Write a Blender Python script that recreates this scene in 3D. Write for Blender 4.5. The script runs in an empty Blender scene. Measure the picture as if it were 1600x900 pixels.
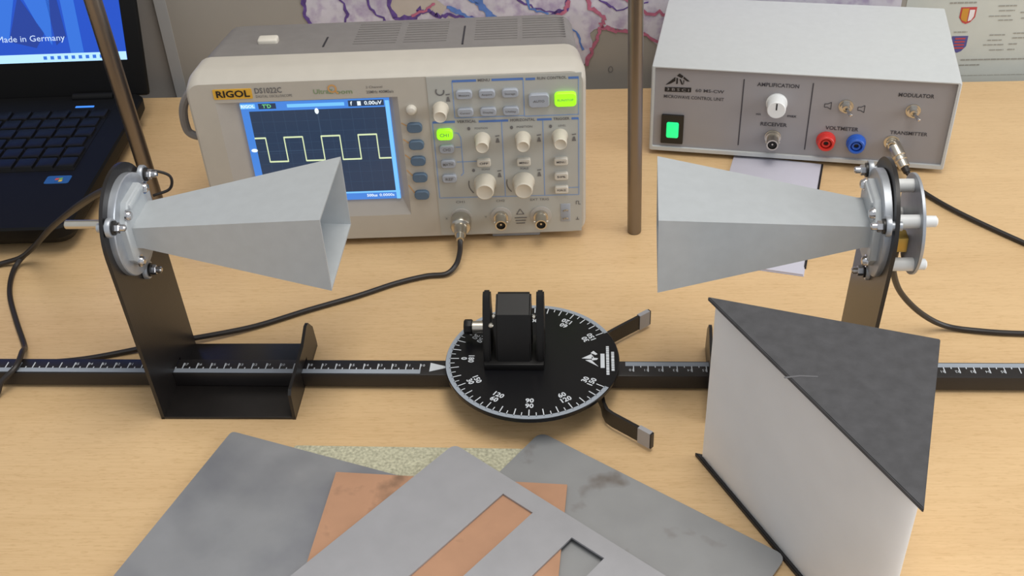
import bpy, bmesh, math, random
from mathutils import Matrix, Vector
random.seed(7)
S = bpy.context.scene
COL = S.collection
PI = math.pi

# ------------------------------------------------------------------ camera
def set_camera():
    th, ro = math.radians(37.014), math.radians(-2.932)
    R0 = Vector((1, 0, 0)); F = Vector((0, math.cos(th), -math.sin(th))); U0 = Vector((0, math.sin(th), math.cos(th)))
    c, s = math.cos(ro), math.sin(ro)
    R = c * R0 + s * U0; U = -s * R0 + c * U0
    cd = bpy.data.cameras.new('camera'); cam = bpy.data.objects.new('camera', cd); COL.objects.link(cam)
    m = Matrix.Identity(4)
    for i in range(3):
        m[i][0] = R[i]; m[i][1] = U[i]; m[i][2] = -F[i]
    m[2][3] = 0.5229
    cam.matrix_world = m
    cd.sensor_width = 36; cd.lens = 1728 / 1600 * 36; cd.clip_start = 0.02
    S.camera = cam
set_camera()

# ------------------------------------------------------------------ world, lights, exposure
W = bpy.data.worlds.new('room_light'); S.world = W; W.use_nodes = True
W.node_tree.nodes['Background'].inputs[0].default_value = (0.93, 0.96, 1.0, 1)
W.node_tree.nodes['Background'].inputs[1].default_value = 0.5
def area(name, loc, target, sx, sy, energy, color):
    l = bpy.data.lights.new(name, 'AREA'); l.shape = 'RECTANGLE'; l.size = sx; l.size_y = sy; l.energy = energy; l.color = color
    o = bpy.data.objects.new(name, l); COL.objects.link(o); o.location = loc
    o.rotation_euler = (Vector(target) - Vector(loc)).to_track_quat('-Z', 'Y').to_euler()
    return o
area('ceiling_lamp', (0.25, 0.48, 1.95), (0.05, 0.5, 0), 1.3, 0.7, 19, (1.0, 0.955, 0.88))
area('window_daylight', (2.3, -0.2, 0.9), (0.1, 0.65, 0), 1.4, 1.4, 26, (0.97, 0.985, 1.0))
S.view_settings.view_transform = 'Standard'; S.view_settings.look = 'None'
S.view_settings.exposure = 0.25; S.view_settings.gamma = 1.0; S.view_settings.use_curve_mapping = False

# ------------------------------------------------------------------ materials
def lin(c):
    return tuple(((v / 255) / 12.92 if v / 255 <= 0.04045 else ((v / 255 + 0.055) / 1.055) ** 2.4) for v in c)
def mat(name, rgb, rough=0.5, metal=0.0, var=0.06, scale=60, bump=0.0, bscale=400, emit=None, estr=0.0, stretch=(1, 1, 1), spec=0.5, trans=0, sss=0):
    m = bpy.data.materials.new(name); m.use_nodes = True
    nt = m.node_tree; b = nt.nodes['Principled BSDF']
    tc = nt.nodes.new('ShaderNodeTexCoord'); mp = nt.nodes.new('ShaderNodeMapping'); mp.inputs['Scale'].default_value = stretch
    nt.links.new(tc.outputs['Object'], mp.inputs['Vector'])
    n = nt.nodes.new('ShaderNodeTexNoise'); n.inputs['Scale'].default_value = scale; n.inputs['Detail'].default_value = 5
    nt.links.new(mp.outputs[0], n.inputs['Vector'])
    r = nt.nodes.new('ShaderNodeValToRGB')
    a = lin(rgb)
    r.color_ramp.elements[0].position = 0.3; r.color_ramp.elements[1].position = 0.7
    r.color_ramp.elements[0].color = (*[max(0, v * (1 - var)) for v in a], 1); r.color_ramp.elements[1].color = (*[min(1, v * (1 + var)) for v in a], 1)
    nt.links.new(n.outputs['Fac'], r.inputs['Fac']); nt.links.new(r.outputs['Color'], b.inputs['Base Color'])
    b.inputs['Roughness'].default_value = rough; b.inputs['Metallic'].default_value = metal
    b.inputs['Specular IOR Level'].default_value = spec
    if sss: b.inputs['Subsurface Weight'].default_value = sss; b.inputs['Subsurface Radius'].default_value = (1, 1, 1); b.inputs['Subsurface Scale'].default_value = 0.02
    if trans: b.inputs['Transmission Weight'].default_value = trans
    if bump:
        n2 = nt.nodes.new('ShaderNodeTexNoise'); n2.inputs['Scale'].default_value = bscale; n2.inputs['Detail'].default_value = 3
        nt.links.new(mp.outputs[0], n2.inputs['Vector'])
        bp = nt.nodes.new('ShaderNodeBump'); bp.inputs['Strength'].default_value = bump; bp.inputs['Distance'].default_value = 0.001
        nt.links.new(n2.outputs['Fac'], bp.inputs['Height']); nt.links.new(bp.outputs[0], b.inputs['Normal'])
    if emit:
        b.inputs['Emission Color'].default_value = (*lin(emit), 1); b.inputs['Emission Strength'].default_value = estr
    return m

def wood_mat():
    m = mat('beech_laminate', (222, 176, 122), 0.42, var=0.0)
    nt = m.node_tree; b = nt.nodes['Principled BSDF']
    tc = nt.nodes.new('ShaderNodeTexCoord')
    def noise(scale, st, detail):
        mp = nt.nodes.new('ShaderNodeMapping'); mp.inputs['Scale'].default_value = st; mp.inputs['Rotation'].default_value = (0, 0, 0.07)
        nt.links.new(tc.outputs['Object'], mp.inputs['Vector'])
        n = nt.nodes.new('ShaderNodeTexNoise'); n.inputs['Scale'].default_value = scale; n.inputs['Detail'].default_value = detail
        nt.links.new(mp.outputs[0], n.inputs['Vector']); return n
    big = noise(3, (1, 9, 1), 3); fine = noise(28, (1, 22, 1), 6); fleck = noise(160, (1, 6, 1), 2)
    r1 = nt.nodes.new('ShaderNodeValToRGB')
    r1.color_ramp.elements[0].position = 0.25; r1.color_ramp.elements[0].color = (*lin((212, 178, 132)), 1)
    r1.color_ramp.elements[1].position = 0.75; r1.color_ramp.elements[1].color = (*lin((221, 188, 142)), 1)
    nt.links.new(big.outputs['Fac'], r1.inputs['Fac'])
    r2 = nt.nodes.new('ShaderNodeValToRGB')
    r2.color_ramp.elements[0].position = 0.3; r2.color_ramp.elements[0].color = (0.93, 0.91, 0.88, 1)
    r2.color_ramp.elements[1].position = 0.62; r2.color_ramp.elements[1].color = (1.0, 1.0, 1.0, 1)
    nt.links.new(fine.outputs['Fac'], r2.inputs['Fac'])
    r3 = nt.nodes.new('ShaderNodeValToRGB')
    r3.color_ramp.elements[0].position = 0.30; r3.color_ramp.elements[0].color = (0.90, 0.87, 0.83, 1)
    r3.color_ramp.elements[1].position = 0.45; r3.color_ramp.elements[1].color = (1, 1, 1, 1)
    nt.links.new(fleck.outputs['Fac'], r3.inputs['Fac'])
    def mul(a, c):
        x = nt.nodes.new('ShaderNodeMix'); x.data_type = 'RGBA'; x.blend_type = 'MULTIPLY'; x.inputs['Factor'].default_value = 1
        nt.links.new(a, x.inputs['A']); nt.links.new(c, x.inputs['B']); return x.outputs['Result']
    nt.links.new(mul(mul(r1.outputs[0], r2.outputs[0]), r3.outputs[0]), b.inputs['Base Color'])
    return m

def stain_mat(name, base, stain, scale, lo, hi, rough, metal, var=0.05):
    m = mat(name, base, rough, metal, var, 40)
    nt = m.node_tree; b = nt.nodes['Principled BSDF']; ramp = [n for n in nt.nodes if n.type == 'VALTORGB'][0]
    tc = nt.nodes.new('ShaderNodeTexCoord')
    n = nt.nodes.new('ShaderNodeTexNoise'); n.inputs['Scale'].default_value = scale; n.inputs['Detail'].default_value = 4
    nt.links.new(tc.outputs['Object'], n.inputs['Vector'])
    r = nt.nodes.new('ShaderNodeValToRGB'); r.color_ramp.elements[0].position = lo; r.color_ramp.elements[0].color = (0, 0, 0, 1)
    r.color_ramp.elements[1].position = hi; r.color_ramp.elements[1].color = (1, 1, 1, 1)
    nt.links.new(n.outputs['Fac'], r.inputs['Fac'])
    x = nt.nodes.new('ShaderNodeMix'); x.data_type = 'RGBA'
    nt.links.new(r.outputs[0], x.inputs['Factor']); nt.links.new(ramp.outputs[0], x.inputs['A']); x.inputs['B'].default_value = (*lin(stain), 1)
    nt.links.new(x.outputs['Result'], b.inputs['Base Color'])
    return m

M = dict(
    wood=wood_mat(),
    wall=mat('grey_wall_paint', (150, 146, 142), 0.8, var=0.04, scale=20),
    floor=mat('grey_floor', (120, 118, 115), 0.6),
    paper=mat('map_paper', (158, 153, 145), 0.6, var=0.03, scale=12),
    papermargin=mat('map_margin', (166, 166, 166), 0.6, var=0.02),
    legendpaper=mat('legend_paper', (192, 196, 190), 0.6, var=0.02),
    land=stain_mat('map_land', (206, 202, 212), (172, 158, 186), 70, 0.46, 0.66, 0.6, 0, 0.12),
    landbeige=mat('map_beige', (190, 180, 170), 0.6, var=0.05, scale=90),
    purple=mat('map_purple', (96, 72, 140), 0.6, var=0.3, scale=200),
    mapblue=mat('map_blue', (92, 128, 196), 0.6, var=0.15, scale=200),
    mapred=mat('map_red', (182, 104, 130), 0.6, var=0.2, scale=200),
    ink=mat('grey_ink', (110, 108, 108), 0.6),
    legendink=mat('legend_ink', (150, 148, 140), 0.6),
    darkink=mat('dark_ink', (62, 60, 66), 0.6),
    blackink=mat('black_ink', (22, 22, 26), 0.5),
    blueink=mat('blue_ink', (88, 124, 190), 0.5),
    thinblue=mat('pale_blue_ink', (132, 160, 205), 0.5),
    crest_gold=mat('crest_gold', (196, 140, 50), 0.6), crest_red=mat('crest_red', (186, 70, 70), 0.6), crest_blue=mat('crest_blue', (84, 80, 140), 0.6), crest_white=mat('crest_white', (225, 220, 222), 0.6),
    black=mat('black_painted_metal', (30, 27, 26), 0.34, 0.0, var=0.12, scale=90, bump=0.05, bscale=900),
    rail=mat('black_anodised_rail', (32, 29, 29), 0.4, 0.0, var=0.1),
    disc=mat('black_disc_enamel', (15, 15, 18), 0.3, 0.0, var=0.05, spec=0.3),
    blackplastic=mat('black_plastic', (26, 25, 25), 0.4, var=0.08),
    holder=mat('dark_holder_plastic', (19, 18, 18), 0.45, var=0.08, spec=0.3),
    scale=mat('scale_print', (152, 160, 170), 0.5, var=0.04),
    tick=mat('tick_print', (205, 210, 216), 0.5, var=0.04),
    horn=mat('silver_grey_paint', (182, 187, 190), 0.42, 0.15, var=0.03, scale=120, bump=0.04, bscale=1500),
    flange=mat('cast_aluminium', (172, 177, 184), 0.38, 0.55, var=0.06, scale=200),
    steel=mat('bright_steel', (205, 205, 208), 0.2, 1.0, var=0.05),
    darksteel=mat('stainless_rod', (138, 131, 126), 0.36, 1.0, var=0.06, stretch=(1, 1, 0.1)),
    nickel=mat('nickel_connector', (204, 198, 186), 0.3, 1.0, var=0.06),
    whiteplastic=mat('white_nylon', (226, 228, 228), 0.4, var=0.02),
    brass=mat('brass_part', (190, 160, 84), 0.35, 0.7),
    cable=mat('black_cable_jacket', (38, 33, 31), 0.45, var=0.1),
    beige=mat('beige_instrument_plastic', (186, 180, 169), 0.5, var=0.02, scale=80, bump=0.03, bscale=1200),
    bezelface=mat('beige_bezel_face', (176, 171, 164), 0.5, var=0.02, scale=80),
    panel=mat('pale_grey_panel', (178, 178, 172), 0.5, var=0.015),
    housing=mat('taupe_grey_housing', (124, 120, 117), 0.6, var=0.05, scale=90, bump=0.05, bscale=700),
    slotdark=mat('vent_shadow_plastic', (112, 108, 105), 0.7),
    knob=mat('ivory_knob', (202, 194, 178), 0.45, var=0.02),
    greybtn=mat('grey_rubber_button', (162, 167, 176), 0.55, var=0.03),
    whitebtn=mat('ivory_button', (206, 200, 188), 0.5, var=0.02),
    bluebtn=mat('slate_blue_button', (84, 106, 128), 0.5, var=0.05),
    greenlit=mat('lit_green_button', (160, 240, 40), 0.5, emit=(150, 245, 30), estr=0.6, var=0.02),
    yellow=mat('yellow_badge', (222, 172, 60), 0.5, var=0.03),
    lime=mat('olive_print', (128, 150, 110), 0.5), orange=mat('orange_print', (212, 160, 96), 0.5),
    lcdblue=mat('lcd_blue', (10, 20, 60), 0.25, emit=(74, 138, 226), estr=0.8, var=0.02),
    lcdlight=mat('lcd_light_blue', (10, 20, 60), 0.25, emit=(120, 196, 250), estr=0.9, var=0.02),
    lcdnavy=mat('lcd_navy', (8, 14, 30), 0.25, emit=(52, 70, 96), estr=0.65, var=0.02),
    lcdgrid=mat('lcd_grid', (8, 14, 30), 0.25, emit=(70, 92, 120), estr=0.6, var=0.02),
    lcdtrace=mat('lcd_trace', (60, 70, 50), 0.3, emit=(218, 232, 186), estr=0.85, var=0.02),
    lcdgreen=mat('lcd_green', (40, 80, 50), 0.3, emit=(120, 214, 140), estr=0.85, var=0.02),
    lcdwhite=mat('lcd_white', (90, 90, 90), 0.3, emit=(232, 244, 250), estr=0.9, var=0.02),
    unit=mat('light_grey_enclosure', (190, 193, 193), 0.5, var=0.02, scale=150, bump=0.05, bscale=1400),
    unitpanel=mat('grey_front_panel', (150, 147, 149), 0.5, var=0.015),
    unitframe=mat('enclosure_lip', (196, 201, 202), 0.5, var=0.02),
    greenlamp=mat('lit_green_rocker', (30, 200, 120), 0.3, emit=(26, 210, 116), estr=0.95, var=0.3, scale=250),
    redsock=mat('red_socket', (205, 52, 46), 0.4, var=0.04), bluesock=mat('blue_socket', (40, 92, 188), 0.4, var=0.04),
    hole=mat('socket_hole', (18, 16, 18), 0.6),
    darkgrey=mat('prism_black_lid', (72, 72, 75), 0.62, var=0.16, scale=130, bump=0.12, bscale=500),
    prismside=mat('frosted_prism_side', (226, 226, 226), 0.5, var=0.02, scale=40, sss=0.6),
    prismedge=mat('prism_black_edge', (30, 28, 30), 0.5),
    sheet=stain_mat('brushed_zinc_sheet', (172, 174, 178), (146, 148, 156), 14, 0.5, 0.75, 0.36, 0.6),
    sheet2=stain_mat('stained_zinc_sheet', (152, 153, 154), (112, 102, 94), 24, 0.64, 0.76, 0.5, 0.4),
    sheet3=mat('clean_zinc_sheet', (170, 170, 174), 0.45, 0.4, var=0.05, scale=50),
    copper=stain_mat('copper_sheet', (188, 144, 114), (138, 108, 86), 38, 0.62, 0.78, 0.5, 0.25, 0.08),
    felt=mat('straw_fibre_mat', (184, 181, 156), 0.95, var=0.3, scale=500, bump=0.6, bscale=700),
    scratch=mat('pale_scratch', (100, 100, 103), 0.6),
    booklet=mat('booklet_cover', (190, 188, 200), 0.6, var=0.02),
    laptop=mat('black_laptop_plastic', (12, 12, 13), 0.6, var=0.06, spec=0.2),
    key=mat('black_laptop_key', (14, 14, 16), 0.45, var=0.05, spec=0.3),
    deskblue=mat('desktop_blue', (2, 6, 24), 0.3, emit=(22, 80, 204), estr=0.8, var=0.02),
    deskmid=mat('desktop_mid_blue', (2, 6, 24), 0.3, emit=(50, 118, 228), estr=0.8, var=0.02),
    deskdark=mat('desktop_dark_blue', (2, 6, 24), 0.3, emit=(26, 62, 158), estr=0.8, var=0.02),
    deskbar=mat('desktop_taskbar', (20, 30, 50), 0.3, emit=(176, 220, 255), estr=1.0, var=0.02),
    deskwhite=mat('desktop_white', (60, 60, 70), 0.3, emit=(200, 222, 252), estr=0.9, var=0.02),
    led=mat('blue_led', (10, 30, 80), 0.3, emit=(70, 140, 240), estr=1.0),
    st_red=mat('sticker_red', (206, 80, 50), 0.4), st_green=mat('sticker_green', (120, 170, 70), 0.4), st_yellow=mat('sticker_yellow', (222, 186, 60), 0.4), st_blue=mat('sticker_blue', (40, 90, 150), 0.4),
)

# ------------------------------------------------------------------ mesh helpers
def link(name, me, parent=None, loc=None, rot=None):
    o = bpy.data.objects.new(name, me); COL.objects.link(o)
    if parent: o.parent = parent
    if loc: o.location = loc
    if rot: o.rotation_euler = rot
    return o
def mesh(bm, name, m, smooth=35):
    bmesh.ops.remove_doubles(bm, verts=bm.verts, dist=1e-6)
    bmesh.ops.recalc_face_normals(bm, faces=bm.faces)
    me = bpy.data.meshes.new(name); bm.to_mesh(me); bm.free()
    me.materials.append(M[m])
    if smooth:
        for p in me.polygons: p.use_smooth = True
        me.set_sharp_from_angle(angle=math.radians(smooth))
    return me
def obj(name, bm, m, parent=None, loc=None, rot=None, smooth=35):
    return link(name, mesh(bm, name, m, smooth), parent, loc, rot)
def tag(o, label, cat, group=None):
    o['label'] = label; o['category'] = cat
    if group: o['group'] = group
    return o
def thing(name, label, cat, loc, rot=(0, 0, 0), group=None):
    o = bpy.data.objects.new(name, None); COL.objects.link(o); o.location = loc; o.rotation_euler = rot; o.empty_display_size = 0.02
    return tag(o, label, cat, group)
def NB(): return bmesh.new()
def box(bm, x0, x1, y0, y1, z0, z1, bev=0.0, seg=2):
    b2 = bmesh.new()
    r = bmesh.ops.create_cube(b2, size=1)
    for v in b2.verts:
        v.co = Vector(((x0 + x1) / 2 + v.co.x * (x1 - x0), (y0 + y1) / 2 + v.co.y * (y1 - y0), (z0 + z1) / 2 + v.co.z * (z1 - z0)))
    if bev: bmesh.ops.bevel(b2, geom=b2.edges[:], offset=bev, segments=seg, profile=0.5, affect='EDGES')
    merge(bm, b2); return bm
def merge(bm, b2, mtx=None):
    if mtx is not None: bmesh.ops.transform(b2, matrix=mtx, verts=b2.verts)
    vm = {}
    for v in b2.verts: vm[v] = bm.verts.new(v.co)
    for f in b2.faces:
        try: bm.faces.new([vm[v] for v in f.verts])
        except ValueError: pass
    b2.free()
def rings(bm, rs, cap0=True, cap1=True):
    vs = [[bm.verts.new(p) for p in r] for r in rs]
    n = len(rs[0])
    for a, b in zip(vs, vs[1:]):
        for i in range(n):
            bm.faces.new((a[i], a[(i + 1) % n], b[(i + 1) % n], b[i]))
    if cap0: bm.faces.new(vs[0][::-1])
    if cap1: bm.faces.new(vs[-1])
    return vs
def basis(d):
    d = Vector(d).normalized(); a = Vector((0, 0, 1)) if abs(d.z) < 0.9 else Vector((1, 0, 0))
    u = d.cross(a).normalized(); return u, d.cross(u).normalized()
def lathe(bm, p0, d, prof, seg=20, cap0=True, cap1=True):
    """prof: list of (distance along d, radius)"""
    d = Vector(d).normalized(); u, v = basis(d); p0 = Vector(p0)
    rs = []
    for t, r in prof:
        rs.append([p0 + d * t + (u * math.cos(k * 2 * PI / seg) + v * math.sin(k * 2 * PI / seg)) * max(r, 1e-5) for k in range(seg)])
    rings(bm, rs, cap0, cap1); return bm
def catmull(pts, n=8):
    P = [Vector(p) for p in pts]; P = [2 * P[0] - P[1]] + P + [2 * P[-1] - P[-2]]
    out = []
    for i in range(1, len(P) - 2):
        for k in range(n):
            t = k / n; a, b, c, d = P[i - 1:i + 3]
            out.append(0.5 * (2 * b + (c - a) * t + (2 * a - 5 * b + 4 * c - d) * t * t + (3 * b - a - 3 * c + d) * t ** 3))
    out.append(P[-2]); return out
def tube(bm, pts, r, seg=10, n=8):
    c = catmull(pts, n) if n > 1 else [Vector(p) for p in pts]
    u = None; rs = []
    for i, p in enumerate(c):
        d = (c[min(i + 1, len(c) - 1)] - c[max(i - 1, 0)]).normalized()
        if u is None: u, _ = basis(d)
        u = (u - d * u.dot(d)).normalized(); v = d.cross(u)
        rs.append([p + (u * math.cos(k * 2 * PI / seg) + v * math.sin(k * 2 * PI / seg)) * r for k in range(seg)])
    rings(bm, rs); return bm
def rrect(x0, x1, z0, z1, r, seg=5):
    out = []
    for cx, cz, a in ((x1 - r, z1 - r, 0), (x0 + r, z1 - r, PI / 2), (x0 + r, z0 + r, PI), (x1 - r, z0 + r, 3 * PI / 2)):
        for k in range(seg + 1):
            t = a + PI / 2 * k / seg; out.append((cx + r * math.cos(t), cz + r * math.sin(t)))
    return out
def prismy(bm, pts, y0, y1):     # outline in x,z extruded along y
    rings(bm, [[(a, y0, b) for a, b in pts], [(a, y1, b) for a, b in pts]]); return bm
def prismz(bm, pts, z0, z1):     # outline in x,y extruded along z
    rings(bm, [[(a, b, z0) for a, b in pts], [(a, b, z1) for a, b in pts]]); return bm
def prismx(bm, pts, x0, x1):     # outline in y,z extruded along x
    rings(bm, [[(x0, a, b) for a, b in pts], [(x1, a, b) for a, b in pts]]); return bm
def holed(bm, outer, holes, f):  # flat face with holes, mapped to 3d by f
    es = []
    for loop in [outer] + holes:
        vs = [bm.verts.new(f(*p)) for p in loop]
        es += [bm.edges.new((vs[i], vs[(i + 1) % len(vs)])) for i in range(len(vs))]
    bmesh.ops.triangle_fill(bm, use_beauty=True, edges=es)
def plate_with_holes(bm, outer, holes, z0, z1):
    for z in (z0, z1): holed(bm, outer, holes, lambda a, b: (a, b, z))
    for loop in [outer] + holes:
        n = len(loop)
        for i in range(n):
            a, b = loop[i], loop[(i + 1) % n]
            vs = [bm.verts.new(c) for c in ((a[0], a[1], z0), (b[0], b[1], z0), (b[0], b[1], z1), (a[0], a[1], z1))]
            bm.faces.new(vs)
FRONT = Matrix(((1, 0, 0, 0), (0, 0, -1, 0), (0, 1, 0, 0), (0, 0, 0, 1)))
def text(bm, s, x, z, h, y=-0.0006, width=None, bold=0.0, mtx=None, align='CENTER', shear=0.0):
    """flat lettering; cap height h; on a front face unless mtx is given"""
    cu = bpy.data.curves.new('t', 'FONT'); cu.body = s; cu.align_x = align; cu.align_y = 'CENTER'; cu.size = 1; cu.offset = bold; cu.resolution_u = 2; cu.shear = shear
    ob = bpy.data.objects.new('t', cu); me = bpy.data.meshes.new_from_object(ob)
    b2 = bmesh.new(); b2.from_mesh(me)
    xs = [v.co.x for v in b2.verts]; k = h / 0.72
    kx = k if not width else width / max(1e-6, max(xs) - min(xs))
    base = (Matrix.Translation((x, y, z)) @ FRONT) if mtx is None else mtx
    merge(bm, b2, base @ Matrix.Diagonal((kx, k, 1, 1)))
    bpy.data.objects.remove(ob); bpy.data.curves.remove(cu); bpy.data.meshes.remove(me)
def fq(bm, x0, x1, z0, z1, y):
    bm.faces.new([bm.verts.new(p) for p in ((x0, y, z0), (x1, y, z0), (x1, y, z1), (x0, y, z1))])
def fl(bm, a, b, w, y):          # straight printed line between two points of a front face
    a = Vector((a[0], a[1])); b = Vector((b[0], b[1])); d = (b - a).normalized(); n = Vector((-d.y, d.x)) * w / 2
    bm.faces.new([bm.verts.new((p.x, y, p.y)) for p in (a + n, a - n, b - n, b + n)])
def ribbon(bm, pts, w, y, jit=0.0, sub=4):
    P = [Vector((p[0], p[1])) for p in pts]; q = []
    for a, b in zip(P, P[1:]):
        for k in range(sub): q.append(a.lerp(b, k / sub) + Vector((random.uniform(-jit, jit), random.uniform(-jit, jit))))
    q.append(P[-1]); L = []
    for i, p in enumerate(q):
        d = (q[min(i + 1, len(q) - 1)] - q[max(i - 1, 0)]).normalized(); n = Vector((-d.y, d.x)); ww = w * (0.6 + 0.8 * random.random()) / 2
        L.append((bm.verts.new((p.x + n.x * ww, y, p.y + n.y * ww)), bm.verts.new((p.x - n.x * ww, y, p.y - n.y * ww))))
    for a, b in zip(L, L[1:]): bm.faces.new((a[0], a[1], b[1], b[0]))

# ------------------------------------------------------------------ setting: wall, floor, desk
WD = math.radians(-3.93)
def wall_frame(x, off, z): # x along the wall, off in front of it
    return Vector((-0.37 + 0.0685 * 0.03 + math.cos(WD) * x + math.sin(WD) * off, 1.0576 + 0.9977 * 0.03 + math.sin(WD) * x - math.cos(WD) * off, z))
w = obj('wall_back', box(NB(), -2.2, 2.6, 0.002, 0.12, -0.74, 1.9), 'wall', loc=wall_frame(0, 0, 0), rot=(0, 0, WD)); w['kind'] = 'structure'
w = obj('floor', box(NB(), -2.2, 2.6, -3.0, 0.12, -0.78, -0.74), 'floor', loc=wall_frame(0, 0, 0), rot=(0, 0, WD)); w['kind'] = 'structure'
desk = thing('desk', 'wide beech laminate desk carrying all the instruments', 'desk', (-0.37, 1.0576, -0.74), (0, 0, WD))
obj('desk_top', box(NB(), -0.6, 1.35, -0.95, 0, 0.715, 0.74, 0.002), 'wood', desk)
for x in (-0.5, 1.25):
    for y in (-0.88, -0.07):
        obj('leg', box(NB(), x - 0.025, x + 0.025, y - 0.025, y + 0.025, 0, 0.715, 0.003), 'darksteel', desk)

# ------------------------------------------------------------------ wall map
mp = thing('wall_map', 'large printed map poster on the wall behind the instruments, legend at its right', 'map', wall_frame(0, 0.001, 0), (0, 0, WD))
mm = lambda l: [(a / 1000, b / 1000) for a, b in l]
obj('sheet', box(NB(), 0.0186, 1.05, -0.0006, 0.001, -0.09, 0.62), 'paper', mp)
obj('margin', box(NB(), 0.0187, 0.031, -0.0009, -0.0005, -0.09, 0.62), 'papermargin', mp)
obj('legend_panel', box(NB(), 0.775, 1.045, -0.0009, -0.0005, -0.085, 0.3), 'legendpaper', mp)
def poly(bm, pts, y, jit=0.0, sub=1):
    P = [Vector(p) for p in pts]; q = []
    for i, a in enumerate(P):
        b = P[(i + 1) % len(P)]
        for k in range(sub): q.append(a.lerp(b, k / sub) + (Vector((random.uniform(-jit, jit), random.uniform(-jit, jit))) if k else Vector((0, 0))))
    vs = [bm.verts.new((p.x, y, p.y)) for p in q]
    es = [bm.edges.new((vs[i], vs[(i + 1) % len(vs)])) for i in range(len(vs))]
    bmesh.ops.triangle_fill(bm, use_beauty=True, edges=es)
land = mm([(173, 300), (173, 90), (172, 73), (179, 60), (186, 20), (300, -20), (430, -10), (459, 17), (464, 31), (462, 48), (473, 55), (496, 51), (513, 47), (535, 30), (548, 22), (545, -30), (700, -30), (770, 60), (770, 300)])
bm = NB(); poly(bm, land, -0.0010, 0.0015, 4); obj('land_area', bm, 'land', mp)
bm = NB(); poly(bm, mm([(262, 130), (259, 82), (265, 68), (285, 69), (300, 76), (311, 70), (318, 80), (302, 92), (296, 130)]), -0.0012, 0.002, 4); obj('lowland_area', bm, 'landbeige', mp)
bm = NB(); poly(bm, mm([(318, 70), (331, 67), (344, 66), (352, 58), (318, 55)]), -0.0012, 0.001, 3); obj('lowland_area', bm, 'landbeige', mp)
bm = NB()
for pts, wd, j in (([(173, 130), (173, 90), (172, 73), (179, 60), (186, 40)], 3, 1.0), ([(262, 130), (259, 82), (265, 68), (285, 69), (289, 78), (300, 76), (306, 70), (322, 72), (345, 66)], 3.2, 2),
                  ([(205, 110), (215, 80), (212, 62), (228, 50)], 2.0, 2), ([(232, 120), (240, 84), (252, 70), (250, 50)], 1.6, 2.5), ([(436, 130), (440, 92), (438, 75), (420, 66), (398, 62)], 3, 2), ([(372, 120), (390, 84), (418, 74), (436, 72)], 1.5, 2), ([(455, 110), (470, 84), (490, 72), (520, 80)], 1.4, 2)):
    ribbon(bm, mm(pts), wd * 1.35 / 1000, -0.0014, j / 1000, 5)
obj('purple_borders', bm, 'purple', mp)
bm = NB()
for pts, wd, j in (([(318, 80), (330, 74), (342, 66), (360, 60)], 3, 0.8), ([(338, 110), (347, 90), (356, 76), (366, 64), (385, 58)], 5, 0.8), ([(300, 110), (330, 92), (352, 82)], 1.6, 1), ([(393, 100), (402, 76), (420, 70)], 1.6, 1), ([(500, 66), (505, 58), (508, 52)], 1.5, 0.5), ([(430, 64), (448, 50), (455, 30)], 1.5, 1)):
    ribbon(bm, mm(pts), wd * 1.35 / 1000, -0.0015, j / 1000, 5)
obj('rivers', bm, 'mapblue', mp)
bm = NB()
for pts, wd, j in (([(396, 60), (408, 58), (422, 66), (436, 71), (441, 84)], 2.6, 1.4), ([(452, 100), (462, 76), (476, 66), (473, 55), (470, 42), (464, 31), (459, 12)], 3, 1.6), ([(473, 55), (485, 50), (496, 51), (513, 47), (530, 38), (546, 24), (552, 0)], 3, 1.6),
                  ([(482, 110), (492, 84), (520, 70), (548, 66), (575, 50)], 2.2, 2.5), ([(280, 72), (296, 77), (306, 84)], 1.8, 1), ([(500, 100), (512, 84), (540, 92)], 1.6, 2)):
    ribbon(bm, mm(pts), wd * 1.35 / 1000, -0.0016, j / 1000, 5)
obj('red_borders', bm, 'mapred', mp)
bm = NB()
for k in range(14):
    a, b = k * 2 * PI / 14, (k + 1) * 2 * PI / 14
    fl(bm, (0.4833 + 0.0022 * math.cos(a), 0.0074 + 0.0032 * math.sin(a)), (0.4833 + 0.0022 * math.cos(b), 0.0074 + 0.0032 * math.sin(b)), 0.0007, -0.0012)
obj('island_outline', bm, 'ink', mp)
bm = NB()
for x0, x1, z, t in ((817, 843, 71.5, 1.6), (827, 840, 40.5, 1.2), (839.7, 903, 10.0, 1.4), (839.4, 860, 4.2, 1.3), (865, 884, 67.3, 1.2), (866.5, 882, 62.3, 1.0), (858, 880, 56.7, 1.0), (868, 882, 52.3, 1.0), (863, 878, 36.6, 1.1), (862, 876, 31, 1.1), (859, 879, 26, 1.1), (866, 880, 20.3, 1.0), (888, 899, 60, 1.2), (890, 902, 54, 1.2), (886, 902, 38, 1.2), (886, 902, 33, 1.2), (884, 892, 26.5, 1.2), (884, 891, 20.5, 1.1), (843, 907, -7.5, 0.5)):
    x = x0
    while x < x1 - 0.5:
        e = min(x1, x + random.uniform(2.5, 7)); fq(bm, x / 1000, e / 1000, (z - t / 2) / 1000, (z + t / 2) / 1000, -0.0013); x = e + 0.8
obj('legend_lines', bm, 'legendink', mp)
def shield(x0, x1, z0, z1):
    c = (x0 + x1) / 2; return mm([(x0, z1), (x1, z1), (x1, z0 + (z1 - z0) * 0.4), ((x1 + c) / 2, z0 + (z1 - z0) * 0.1), (c, z0), ((x0 + c) / 2, z0 + (z1 - z0) * 0.1), (x0, z0 + (z1 - z0) * 0.4)])
bm = NB(); poly(bm, shield(829, 844.5, 49, 66.8), -0.0012); c1 = obj('coat_of_arms', bm, 'crest_red', mp)
bm = NB(); poly(bm, mm([(830.5, 65.5), (837, 65.5), (837, 51), (831.5, 53.5), (830.5, 56)]), -0.0014); obj('gold_field', bm, 'crest_gold', c1)
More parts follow.
